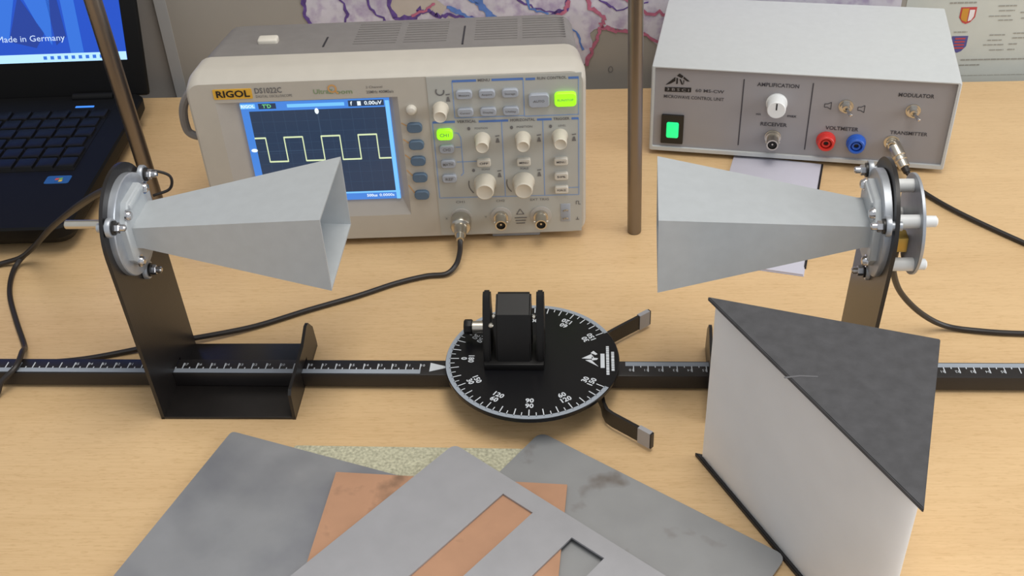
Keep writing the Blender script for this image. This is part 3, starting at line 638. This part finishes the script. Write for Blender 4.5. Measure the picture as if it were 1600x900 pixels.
obj('key_leader_lines', bm, 'orange', sc)
# buttons
def button_mesh(w, h, d, r, m, nm):
    bm = NB(); o = rrect(-w / 2, w / 2, -h / 2, h / 2, r, 5); i = rrect(-w / 2 + 0.0006, w / 2 - 0.0006, -h / 2 + 0.0006, h / 2 - 0.0006, r * 0.85, 5)
    rings(bm, [[(a, 0.0, b) for a, b in o], [(a, -d + 0.0006, b) for a, b in o], [(a, -d, b) for a, b in i]]); return mesh(bm, nm, m)
def btn_text(par, s, h, w, d, m='ink'):
    bm = NB(); text(bm, s, 0, 0, h, y=-d - 0.0002, width=w, bold=0.01); obj('button_lettering', bm, m, par, smooth=0)
bm = NB(); lathe(bm, (0.1697, 0.0, 0.1205), (0, -1, 0), [(0, 0.0042), (0.0015, 0.0042), (0.0035, 0.0030), (0.0042, 0.001)], 18); obj('menu_button', bm, 'whitebtn', sc)
sk = button_mesh(0.0118, 0.0082, 0.0032, 0.0036, 'bluebtn', 'soft_key')
for z in (105.3, 89.9, 75.2, 59.7, 43.2): link('soft_key', sk, sc, (0.1708, 0.0002, z / 1000))
g6 = button_mesh(0.0124, 0.0072, 0.0028, 0.0026, 'greybtn', 'grey_button')
for x, z, s in ((210.8, 132.5, 'Measure'), (228.1, 132.5, 'Acquire'), (245.6, 132.5, 'Storage'), (210.8, 117.3, 'Cursor'), (228.3, 117.3, 'Display'), (245.6, 117.3, 'Utility')):
    b = link('grey_button', g6, sc, (x / 1000, -0.0004, z / 1000)); btn_text(b, s, 0.0016, 0.008, 0.0028)
b = obj('auto_button', NB(), 'greybtn', sc); b.data = button_mesh(0.0158, 0.0112, 0.0034, 0.003, 'greybtn', 'auto_button'); b.location = (0.2672, -0.0004, 0.1255); btn_text(b, 'AUTO', 0.002, 0.0085, 0.0034)
b = link('run_button', button_mesh(0.0164, 0.0116, 0.0034, 0.003, 'greenlit', 'run_button'), sc, (0.2872, -0.0004, 0.1257)); b['label'] = 'lit green run button'; btn_text(b, 'RUN/STOP', 0.002, 0.012, 0.0034, 'lime')
b = link('channel_button', button_mesh(0.0124, 0.0092, 0.003, 0.003, 'greenlit', 'channel_button'), sc, (0.1936, -0.0004, 0.0986)); b['label'] = 'lit green channel button'; btn_text(b, 'CH1', 0.003, 0.0068, 0.003, 'lime')
gc = button_mesh(0.0116, 0.0072, 0.0028, 0.0026, 'greybtn', 'channel_button')
for z, s in ((85.4, 'CH2'), (71.9, 'MATH'), (58.1, 'REF')):
    b = link('channel_button', gc, sc, (0.1942, -0.0004, z / 1000)); btn_text(b, s, 0.0026, 0.0078 if s == 'MATH' else 0.0062, 0.0028)
sm = button_mesh(0.0108, 0.0066, 0.003, 0.0016, 'whitebtn', 'ivory_button')
for x, z, s in ((222.4, 71.8, 'OFF'), (253.8, 71.2, 'MENU'), (283.1, 70.6, 'MENU'), (283.2, 56.9, '50%'), (283.2, 44.2, 'FORCE')):
    b = link('ivory_button', sm, sc, (x / 1000, -0.0004, z / 1000)); btn_text(b, s, 0.0019, 0.0068, 0.003, 'darkink')
# knobs
def knob_mesh(r, L, nm):
    bm = NB(); seg = 36; rs = []
    for t, k, fl_ in ((0, 1.12, 0), (0.0015, 1.12, 0), (0.0025, 1.0, 1), (L - 0.0015, 0.93, 1), (L - 0.0004, 0.88, 0), (L, 0.80, 0), (L - 0.0006, 0.62, 0)):
        rs.append([(r * k * (1 - (0.05 if fl_ and i % 2 else 0)) * math.cos(i * 2 * PI / seg), -t, r * k * (1 - (0.05 if fl_ and i % 2 else 0)) * math.sin(i * 2 * PI / seg)) for i in range(seg)])
    rings(bm, rs); return mesh(bm, nm, 'knob', 50)
ks, kb = knob_mesh(0.0056, 0.0135, 'small_knob'), knob_mesh(0.0080, 0.0145, 'large_knob')
for x, z in ((192.2, 120.6), (222.4, 92.6), (253.9, 92.2), (282.6, 93.2)): link('small_knob', ks, sc, (x / 1000, -0.0004, z / 1000))
for x, z in ((222.2, 52.2), (253.0, 52.2)): link('large_knob', kb, sc, (x / 1000, -0.0004, z / 1000))
# BNC sockets
def bnc(par, x, z, y0=-0.0005, ring=0.0088, r=0.0047, L=0.013, dir=(0, -1, 0)):
    bm = NB(); lathe(bm, (x, y0, z), dir, [(0, ring), (0.0008, ring), (0.0010, ring * 0.9)], 28); f = obj('bnc_socket', bm, 'bezelface' if ring > 0.008 else 'nickel', par)
    bm = NB(); lathe(bm, (x, y0 - 0.0008, z), dir, [(0, r * 1.25), (0.0025, r * 1.25), (0.0027, r), (L, r), (L, r * 0.78), (0.005, r * 0.78)], 22, cap1=True); obj('socket_barrel', bm, 'nickel', f)
    bm = NB(); lathe(bm, (x, y0 - 0.005, z), dir, [(0, r * 0.7), (L - 0.0058, r * 0.7), (L - 0.0058, r * 0.25), (0.002, r * 0.25)], 14); obj('socket_insulator', bm, 'hole', f)
    bm = NB(); lathe(bm, (x, y0 - 0.005, z), dir, [(0, 0.0009), (L - 0.0055, 0.0009)], 8); obj('centre_pin', bm, 'nickel', f)
    for s in (-1, 1):
        bm = NB(); lathe(bm, (x + s * r * 0.9, y0 - L * 0.72, z), (s, 0, 0), [(0, 0.0009), (0.0016, 0.0009)], 8); obj('bayonet_lug', bm, 'nickel', f)
for x, z in ((200.9, 19.2), (233.5, 19.2), (266.0, 18.6)): bnc(sc, x / 1000, z / 1000)
bm = NB(); box(bm, 0.2822, 0.2902, -0.0009, 0.0004, 0.0118, 0.0292, 0.0004); pc = obj('probe_terminal', bm, 'greybtn', sc)
for z in (0.0165, 0.0245):
    bm = NB(); tube(bm, [(0.2845, -0.0008, z - 0.002), (0.2850, -0.0035, z), (0.2865, -0.0042, z + 0.001), (0.2880, -0.0030, z), (0.2882, -0.0008, z - 0.002)], 0.0006, 6, 5); obj('terminal_hook', bm, 'nickel', pc)

# ------------------------------------------------------------------ microwave control unit
cu = thing('control_unit', 'light grey control box with lit green switch and red and blue sockets', 'control box', (0.1366, 0.8903, 0.0), (0, 0, -0.2401))
BX0, BX1, BZ0, BZ1, BD = -0.0035, 0.2555, 0.0040, 0.0890, 0.152
bm = NB(); t_ = 0.0030
outer = rrect(BX0, BX1, BZ0, BZ1, 0.0016, 2)
inner = rrect(BX0 + t_, BX1 - t_, BZ0 + 0.0045, BZ1 - 0.0015, 0.0008, 2)
rings(bm, [[(a, BD, b) for a, b in outer], [(a, -0.0010, b) for a, b in outer], [(a, -0.0024, b) for a, b in rrect(BX0 + 0.001, BX1 - 0.001, BZ0 + 0.001, BZ1 - 0.0006, 0.0014, 2)], [(a, -0.0024, b) for a, b in inner], [(a, 0.0012, b) for a, b in inner]])
obj('enclosure', bm, 'unit', cu)
bm = NB(); box(bm, BX0 + t_, BX1 - t_, 0.0, 0.0015, BZ0 + 0.0045, BZ1 - 0.0015); fp = obj('front_panel', bm, 'unitpanel', cu)
for x, y in ((0.015, 0.012), (0.235, 0.012), (0.015, 0.10), (0.235, 0.125)):
    bm = NB(); lathe(bm, (x, y, 0), (0, 0, 1), [(0, 0.006), (0.0042, 0.0066)], 16); obj('foot', bm, 'blackplastic', cu)
bm = NB()
U = lambda s, x, z, h, w, bold=0.01: text(bm, s, x / 1000, z / 1000 + 0.004, h / 1000, y=-0.0003, width=w / 1000, bold=bold)
U('60 MS-CW', 48, 62.4, 3.0, 25); U('MICROWAVE CONTROL UNIT', 34.4, 55, 3.2, 53); U('AMPLIFICATION', 106.4, 71.8, 3.6, 35.5, .02); U('RECEIVER', 106, 33.5, 3.6, 23, .02)
U('VOLTMETER', 164.7, 33.7, 3.6, 28, .02); U('MODULATOR', 221, 69.6, 3.6, 29, .02); U('TRANSMITTER', 221, 33.2, 3.4, 31, .015); U('min', 92, 43.1, 2.4, 4); U('max', 120.7, 43.2, 3.0, 8, .02)
for x, z in ((150.8, 55.4), (178.9, 54.2)):
    x /= 1000; z = z / 1000 + 0.004
    for a, b in (((-3.5, -1.6), (-1, -1.6)), ((-3.5, 1.6), (-1, 1.6)), ((-3.5, -1.6), (-3.5, 1.6)), ((-1, -1.6), (2, -3.4)), ((-1, 1.6), (2, 3.4)), ((2, -3.4), (2, 3.4))): fl(bm, (x + a[0] / 1000, z + a[1] / 1000), (x + b[0] / 1000, z + b[1] / 1000), 0.0006, -0.0003)
for k in range(2):
    x0 = (0.0769, 0.1355)[k]; fl(bm, (x0, 0.0145), (x0, 0.0800), 0.0010, -0.0003)
obj('panel_lettering', bm, 'darkink', fp, smooth=0)
bm = NB()   # mountain emblem over a bar
pz = lambda pts: bm.faces.new([bm.verts.new((a / 1000, -0.0003, b / 1000 + 0.004)) for a, b in pts])
pz([(9, 66.2), (17.5, 74.5), (17.5, 70.5), (13.5, 67.8)]); pz([(18.6, 75.6), (20.9, 78.0), (24.5, 75.6), (23.0, 73.6), (20.8, 74.6)]); pz([(24.8, 75.3), (30.2, 70.8), (27.8, 70.8), (24.2, 73.4)]); pz([(18.3, 74), (19.8, 73.2), (19.8, 68), (18.3, 67.6)]); pz([(21, 72.6), (22.2, 72.6), (24.5, 67.4), (23, 67.4)]); pz([(24.4, 72), (25.4, 71.4), (25.0, 67.4), (24.5, 68.2)])
pz([(8.6, 59.7), (31.8, 60.4), (31.8, 64.9), (8.6, 64.1)]); lg = obj('emblem', bm, 'blackink', fp)
bm = NB(); text(bm, '3 B S C I', 0.0202, 0.0662, 0.0026, y=-0.0005, width=0.0195); obj('emblem_lettering', bm, 'unitpanel', lg, smooth=0)
bm = NB(); prismy(bm, rrect(0.0070, 0.0270, 0.0125, 0.0413, 0.0008, 2), -0.0022, 0.0004); sw = obj('power_switch', bm, 'blackplastic', cu)
bm = NB(); box(bm, 0.0118, 0.0228, -0.0042, -0.001, 0.0188, 0.0346, 0.0016); o = obj('rocker', bm, 'greenlamp', sw); o['label'] = 'lit green rocker'
bm = NB(); lathe(bm, (0.1066, 0.0, 0.0590), (0, -1, 0), [(0, 0.0092), (0.002, 0.0092), (0.0025, 0.0086), (0.0135, 0.0080), (0.0142, 0.0074)], 32); kn = obj('gain_knob', bm, 'whiteplastic', cu)
bm = NB(); fq(bm, 0.1060, 0.1072, 0.0592, 0.0655, -0.0144); obj('pointer_line', bm, 'blackink', kn)
bnc(cu, 0.1066, 0.0248, y0=0.0, ring=0.0072, r=0.0052, L=0.014)
bnc(cu, 0.2082, 0.0278, y0=0.0, ring=0.0066, r=0.0036, L=0.007)
for x, z in ((165.2, 60), (220.9, 59.5)):
    x /= 1000; z /= 1000
    bm = NB(); lathe(bm, (x, 0, z), (0, -1, 0), [(0, 0.0062), (0.0010, 0.0062)], 22); tg = obj('toggle_switch', bm, 'nickel', cu)
    bm = NB(); lathe(bm, (x, -0.001, z), (0, -1, 0), [(0, 0.0052), (0.0022, 0.0052)], 6); obj('hex_nut', bm, 'steel', tg)
    bm = NB(); lathe(bm, (x, -0.003, z), (0, -1, 0), [(0, 0.0034), (0.0042, 0.0034), (0.0042, 0.0022), (0.003, 0.0020)], 16); obj('threaded_collar', bm, 'nickel', tg)
    bm = NB(); lathe(bm, (x, -0.0055, z), (0.42, -1, -0.10), [(0, 0.0010), (0.009, 0.0017), (0.0105, 0.0013), (0.011, 0.0003)], 12); obj('lever', bm, 'steel', tg)
for x, z, m in ((152.6, 25.6, 'redsock'), (178.5, 25.0, 'bluesock')):
    x /= 1000; z /= 1000
    bm = NB(); lathe(bm, (x, 0, z), (0, -1, 0), [(0, 0.0084), (0.0018, 0.0084), (0.0022, 0.0076), (0.0078, 0.0072), (0.0084, 0.0066), (0.0084, 0.0052), (0.0050, 0.0048)], 28); so = obj('banana_socket', bm, m, cu); so['label'] = m[:-4] + ' banana socket'
    bm = NB(); lathe(bm, (x, -0.0048, z), (0, -1, 0), [(0, 0.0040), (0.0024, 0.0036), (0.0024, 0.0023), (0.0004, 0.0021)], 18); obj('socket_sleeve', bm, m, so)
    bm = NB(); lathe(bm, (x, -0.0050, z), (0, -1, 0), [(0, 0.0020), (0.0006, 0.0020)], 14); obj('socket_hole', bm, 'hole', so)

# ------------------------------------------------------------------ prism
pa = -0.38433; ph = 0.1301; pl_ = 0.1276
pr = thing('wedge_prism', 'large triangular prism with dark grey top and frosted white side', 'prism', (0.2309, 0.4555, 0.0), (0, 0, pa))
def tri_prism(ins, z0, z1, bev=0.0):
    bm = NB(); k = ins
    pts = [(-k, -k), (-pl_ + 2.414 * k, -k), (-k, -pl_ + 2.414 * k)]
    prismz(bm, pts, z0, z1)
    if bev: bmesh.ops.bevel(bm, geom=bm.edges[:], offset=bev, segments=2, affect='EDGES')
    return bm
obj('body', tri_prism(0.0022, 0.0030, ph - 0.0028), 'prismside', pr)
obj('top_lid', tri_prism(0.0, ph - 0.0030, ph, 0.0005), 'darkgrey', pr)
obj('bottom_plate', tri_prism(0.0, 0.0, 0.0032, 0.0005), 'prismedge', pr)
bm = NB(); prismz(bm, [(x - 0.0235, y - 0.0094) for x, y in ((-0.0515, -0.047), (-0.044, -0.0432), (-0.035, -0.0410), (-0.0345, -0.0418), (-0.0435, -0.0442), (-0.0510, -0.0480))], ph - 0.0001, ph + 0.00012); obj('scratch', bm, 'scratch', pr)

# ------------------------------------------------------------------ sheets in the foreground
def sheet(name, label, cat, apex, d, L1, L2, z0, z1, r, m, holes=(), stain=None):
    """apex corner, d: direction of the right-hand edge, L1 along it, L2 along the other edge"""
    ang = math.atan2(d[1], d[0])
    outer = [(a, b) for a, b in rrect(0, L1, -L2, 0, r, 4)]
    bm = NB()
    if holes: plate_with_holes(bm, outer, [list(h) for h in holes], z0, z1)
    else: prismz(bm, outer, z0, z1)
    o = obj(name, bm, m, None, (apex[0], apex[1], 0), (0, 0, ang)); return tag(o, label, cat)
felt = NB(); prismz(felt, rrect(0, 0.165, -0.12, 0, 0.002, 2), 0.0, 0.0024)
tag(obj('fibre_mat', felt, 'felt', None, (-0.1500, 0.5290, 0), (0, 0, -0.092)), 'straw coloured fibre mat under the metal sheets', 'mat')
sheet('steel_sheet', 'dark stained grey metal sheet under the copper sheet, reaching to the prism', 'metal sheet', (0.0140, 0.5285), (0.1286, -0.1051), 0.178, 0.17, 0.0026, 0.0038, 0.006, 'sheet2')
sheet('zinc_sheet', 'smooth grey metal sheet at the lower left with bluish reflections', 'metal sheet', (-0.1935, 0.5428), (0.1001, -0.0423), 0.145, 0.19, 0.0040, 0.0052, 0.003, 'sheet')
sheet('copper_sheet', 'orange copper sheet lying under the slotted plate', 'metal sheet', (-0.1187, 0.4988), (0.147, -0.021), 0.1485, 0.15, 0.0054, 0.0066, 0.0006, 'copper')
slots = [[(0.0535, -0.0122), (0.0535, -0.135), (0.0778, -0.135), (0.0778, -0.0122)], [(0.1082, -0.0122), (0.1082, -0.135), (0.1325, -0.135), (0.1325, -0.0122)]]
sheet('slotted_plate', 'pale grey metal plate with two long slots, on top of the sheets', 'slotted plate', (-0.0428, 0.5170), (0.1139, -0.1067), 0.186, 0.16, 0.0068, 0.0082, 0.005, 'sheet3', slots)

# ------------------------------------------------------------------ booklet below the control unit
bk = thing('booklet', 'pale lilac booklet on the desk under the control unit', 'booklet', (0.2838, 0.8519, 0.0), (0, 0, -1.9024 + PI / 2))
bm = NB(); box(bm, -0.078, 0.0, -0.172, 0.0, 0.0004, 0.0020, 0.0002); obj('pages', bm, 'booklet', bk)
bm = NB(); box(bm, -0.0784, 0.0006, -0.1725, 0.0, 0.0, 0.0005); obj('back_cover', bm, 'booklet', bk)
bm = NB(); box(bm, -0.0004, 0.0014, -0.162, 0.0, 0.0002, 0.0022); obj('spine_tape', bm, 'blackink', bk)

# ------------------------------------------------------------------ stand rods
bm = NB(); lathe(bm, (0.1045, 0.7632, 0), (-0.010, 0.0, 0.5), [(0, 0.0052), (0.001, 0.0058), (0.72, 0.0058), (0.721, 0.005)], 24); tag(obj('stand_rod', bm, 'darksteel'), 'upright steel rod between oscilloscope and control box', 'rod')
bm = NB(); lathe(bm, (-0.2960, 0.8000, 0), (-0.015, 0.0, 0.5), [(0, 0.0060), (0.001, 0.0066), (0.72, 0.0066), (0.721, 0.006)], 24); tag(obj('stand_rod', bm, 'darksteel'), 'upright steel rod in front of the laptop', 'rod')

# ------------------------------------------------------------------ laptop
LR = -0.0365
lp = thing('laptop', 'open black laptop at the left showing a blue desktop', 'laptop', (-0.3629, 0.7678, 0.0), (0, 0, LR))
LWD, LDP = 0.375, 0.236
bm = NB()
def lap(y0, y1, x0, x1, z, r): return [(a, b, z) for a, b in rrect(x0, x1, y0, y1, r, 5)]
rings(bm, [lap(0.030, LDP - 0.004, -LWD + 0.02, -0.020, 0.001, 0.008), lap(0.014, LDP, -LWD + 0.008, -0.008, 0.006, 0.012), lap(0.002, LDP + 0.004, -LWD, -0.0005, 0.018, 0.014), lap(0.0, LDP + 0.004, -LWD, 0.0, 0.028, 0.014), lap(0.0016, LDP + 0.0024, -LWD + 0.0016, -0.0016, 0.030, 0.013)])
obj('base', bm, 'laptop', lp)
for x in (-LWD + 0.04, -0.045):
    for y in (0.045, 0.2): bm = NB(); lathe(bm, (x, y, 0), (0, 0, 1), [(0, 0.006), (0.003, 0.006)], 12); obj('foot', bm, 'blackplastic', lp)
bm = NB(); box(bm, -LWD + 0.018, -0.024, 0.092, 0.205, 0.0296, 0.0304, 0.0002); kbd = obj('keyboard', bm, 'laptop', lp)
kbm = NB(); rings(kbm, [[(a, b, 0) for a, b in rrect(-0.0083, 0.0083, -0.0083, 0.0083, 0.0012, 2)], [(a, b, 0.0022) for a, b in rrect(-0.0078, 0.0078, -0.0078, 0.0078, 0.0016, 2)], [(a, b, 0.0028) for a, b in rrect(-0.0066, 0.0066, -0.0066, 0.0066, 0.002, 2)]])
kme = mesh(kbm, 'key', 'key')
for r in range(6):
    for c in range(18):
        off = (0.0, 0.0, 0.004, 0.0015, 0.003, 0)[r]
        link('key', kme, kbd, (-0.0335 - c * 0.0189 - off, 0.1035 + r * 0.0185, 0.0303))
bm = NB(); box(bm, -0.062, -0.044, 0.212, 0.2146, 0.0300, 0.0306); obj('power_light', bm, 'led', lp)
bm = NB(); prismz(bm, rrect(-0.0445, -0.0225, 0.070, 0.083, 0.002, 3), 0.0299, 0.0302); stk = obj('sticker', bm, 'st_blue', lp)
for x, y, m in ((-0.0345, 0.0772, 'st_red'), (-0.0312, 0.0777, 'st_green'), (-0.0340, 0.0738, 'st_blue'), (-0.0307, 0.0743, 'st_yellow')):
    bm = NB(); prismz(bm, [(x - 0.0016, y - 0.0015), (x + 0.0014, y - 0.0013), (x + 0.0017, y + 0.0015), (x - 0.0013, y + 0.0013)], 0.0301, 0.0304); obj('sticker_mark', bm, m, stk)
lid = obj('lid', box(NB(), -LWD, 0.0035, 0.0, 0.0075, 0.0, 0.235, 0.003), 'laptop', lp, (0, LDP + 0.0005, 0.0285), (-math.radians(18), 0, 0))
for x in (-0.05, -LWD + 0.05): obj('hinge', lathe(NB(), (x - 0.02, LDP - 0.003, 0.0305), (1, 0, 0), [(0, 0.0045), (0.04, 0.0045)], 14), 'laptop', lp)
bm = NB(); box(bm, -LWD + 0.016, -0.0125, -0.0006, 0.0005, 0.0360, 0.222); sn = obj('display', bm, 'deskblue', lid)
bm = NB(); fq(bm, -LWD + 0.016, -0.0125, 0.0360, 0.0440, -0.0008); obj('taskbar', bm, 'deskbar', sn)
bm = NB()
for k in range(9): fq(bm, -0.095 + k * 0.007, -0.0915 + k * 0.007, 0.0385, 0.0418, -0.0010)
obj('taskbar_icons', bm, 'deskmid', sn)
for nm, m, pts in (('light_shape', 'deskmid', [(-67, 44), (-54, 44), (-62, 222), (-76, 222)]), ('light_shape', 'deskmid', [(-140, 62), (-126, 58), (-112, 106), (-126, 130), (-150, 130)]), ('light_shape', 'deskmid', [(-96, 74), (-84, 52), (-80, 96), (-102, 130), (-112, 114)]),
                    ('dark_shape', 'deskdark', [(-126, 57), (-100, 50), (-90, 64), (-110, 100)]), ('dark_shape', 'deskdark', [(-80, 52), (-69, 60), (-76, 130), (-86, 130)])):
    bm = NB(); bm.faces.new([bm.verts.new((a / 1000, -0.0009, b / 1000)) for a, b in pts]); obj(nm, bm, m, sn)
bm = NB(); text(bm, 'Made in Germany', -0.1045, 0.0590, 0.0060, y=-0.0011, width=0.067); obj('screen_lettering', bm, 'deskwhite', sn, smooth=0)

# ------------------------------------------------------------------ cables
def cable(name, label, pts, r, parts=()):
    c = thing(name, label, 'cable', pts[-1])
    o = Vector(pts[-1])
    bm = NB(); tube(bm, [Vector(p) - o for p in pts], r, 10, 8); obj('wire', bm, 'cable', c)
    for nm, p0, d, prof, m in parts:
        bm = NB(); lathe(bm, Vector(p0) - o, d, prof, 20); obj(nm, bm, m, c)
    return c
scM = Matrix.Translation((-0.23927, 0.7671, 0.006)) @ Matrix.Rotation(-0.03158, 4, 'Z') @ Matrix.Rotation(0.02699, 4, 'X')
q = lambda x, y, z: scM @ Vector((x, y, z))
cable('signal_cable', 'black coaxial cable running from the oscilloscope input to the rail', [q(0.2009, -0.0285, 0.0185), q(0.2009, -0.032, 0.016), (-0.0405, 0.7250, 0.0135), (-0.0440, 0.7200, 0.006), (-0.0520, 0.7130, 0.0028), (-0.0680, 0.7120, 0.0024), (-0.0920, 0.7045, 0.0022), (-0.1203, 0.6910, 0.0022), (-0.1585, 0.6755, 0.0022), (-0.1955, 0.6590, 0.0024), (-0.2300, 0.6478, 0.0042), (-0.2600, 0.6420, 0.0044), (-0.2860, 0.6372, 0.0024), (-0.3200, 0.6303, 0.0022), (-0.36, 0.628, 0.0022)], 0.0021,
      [('bnc_plug', q(0.2009, -0.0035, 0.0192), scM.to_3x3() @ Vector((0, -1, 0)), [(0, 0.0078), (0.001, 0.0084), (0.010, 0.0084), (0.0115, 0.0076), (0.0125, 0.0055), (0.018, 0.0050), (0.022, 0.0044)], 'nickel'),
       ('strain_relief', q(0.2009, -0.0250, 0.0190), scM.to_3x3() @ Vector((0, -1, -0.1)), [(0, 0.0038), (0.006, 0.0030)], 'nickel')])
cable('detector_cable', 'black cable from the left antenna over the laptop corner out of frame', [(-0.252, 0.622, 0.142), (-0.262, 0.632, 0.143), (-0.2707, 0.6393, 0.14), (-0.2947, 0.6594, 0.12), (-0.3292, 0.6973, 0.085), (-0.3624, 0.7335, 0.05), (-0.3860, 0.7520, 0.024), (-0.4060, 0.7590, 0.008), (-0.4280, 0.7570, 0.0024), (-0.4467, 0.7349, 0.0024), (-0.50, 0.70, 0.0024)], 0.0021)
cable('thin_lead', 'black lead hanging from the left antenna down to the rail', [(-0.253, 0.627, 0.136), (-0.264, 0.638, 0.137), (-0.2738, 0.646, 0.135), (-0.308, 0.6757, 0.105), (-0.3518, 0.7248, 0.06), (-0.3894, 0.7588, 0.02), (-0.4064, 0.7572, 0.006), (-0.4086, 0.7418, 0.0024), (-0.4014, 0.7152, 0.0022), (-0.3851, 0.6811, 0.0022), (-0.3675, 0.6477, 0.0035), (-0.3590, 0.6270, 0.0150), (-0.3570, 0.6080, 0.0166), (-0.3660, 0.5990, 0.0110), (-0.3720, 0.5930, 0.0024), (-0.3900, 0.5800, 0.0022), (-0.43, 0.57, 0.0022)], 0.0021)
uM = Matrix.Translation((0.1366, 0.8903, 0.0)) @ Matrix.Rotation(-0.2401, 4, 'Z'); q2 = lambda x, y, z: uM @ Vector((x, y, z)); d2 = uM.to_3x3() @ Vector((0, -1, 0))
B0 = q2(0.2082, 0.0, 0.0278); BDIR = Vector((0.26, -0.80, -0.50)).normalized()
cable('transmitter_cable', 'black coaxial cable from the control box looping right to the right antenna', [B0 + BDIR * 0.028, B0 + BDIR * 0.032, B0 + BDIR * 0.037 + Vector((0.001, 0, 0.001)), (0.3530, 0.8050, 0.0050), (0.3575, 0.7950, 0.0026), (0.3761, 0.7623, 0.0024), (0.4109, 0.7159, 0.0022), (0.4445, 0.6764, 0.0022), (0.468, 0.64, 0.0022), (0.452, 0.606, 0.0022), (0.4102, 0.5998, 0.0022), (0.3663, 0.6048, 0.0022), (0.3403, 0.6091, 0.0024), (0.3144, 0.6151, 0.004), (0.2917, 0.6117, 0.02), (0.2678, 0.5986, 0.05), (0.2500, 0.5770, 0.085), (0.2450, 0.5680, 0.105), (0.2440, 0.5640, 0.122)], 0.0021,
      [('bnc_plug', B0 + BDIR * 0.002, BDIR, [(0, 0.0058), (0.001, 0.0062), (0.013, 0.0062), (0.0138, 0.0052), (0.0150, 0.0050), (0.0155, 0.0058), (0.0175, 0.0058), (0.0180, 0.0050), (0.024, 0.0048), (0.0245, 0.0042)], 'nickel'),
       ('strain_relief', B0 + BDIR * 0.0245, BDIR, [(0, 0.0036), (0.007, 0.0030)], 'cable')])

# printed marks that hang together as one print stay one part each
for o in bpy.data.objects:
    if o.parent and o.name.split('.')[0] in ('panel_lettering', 'button_lettering', 'badge_lettering', 'model_lettering', 'green_lettering', 'emblem', 'emblem_lettering', 'screen_lettering', 'screen_readouts', 'blue_headline_bars', 'blue_frame_lines', 'key_leader_lines', 'lens_symbol', 'grid', 'square_wave_trace', 'degree_marks', 'scale_marks', 'purple_borders', 'red_borders', 'rivers', 'legend_lines', 'taskbar_icons', 'red_stripes'):
        o['kind'] = 'stuff'
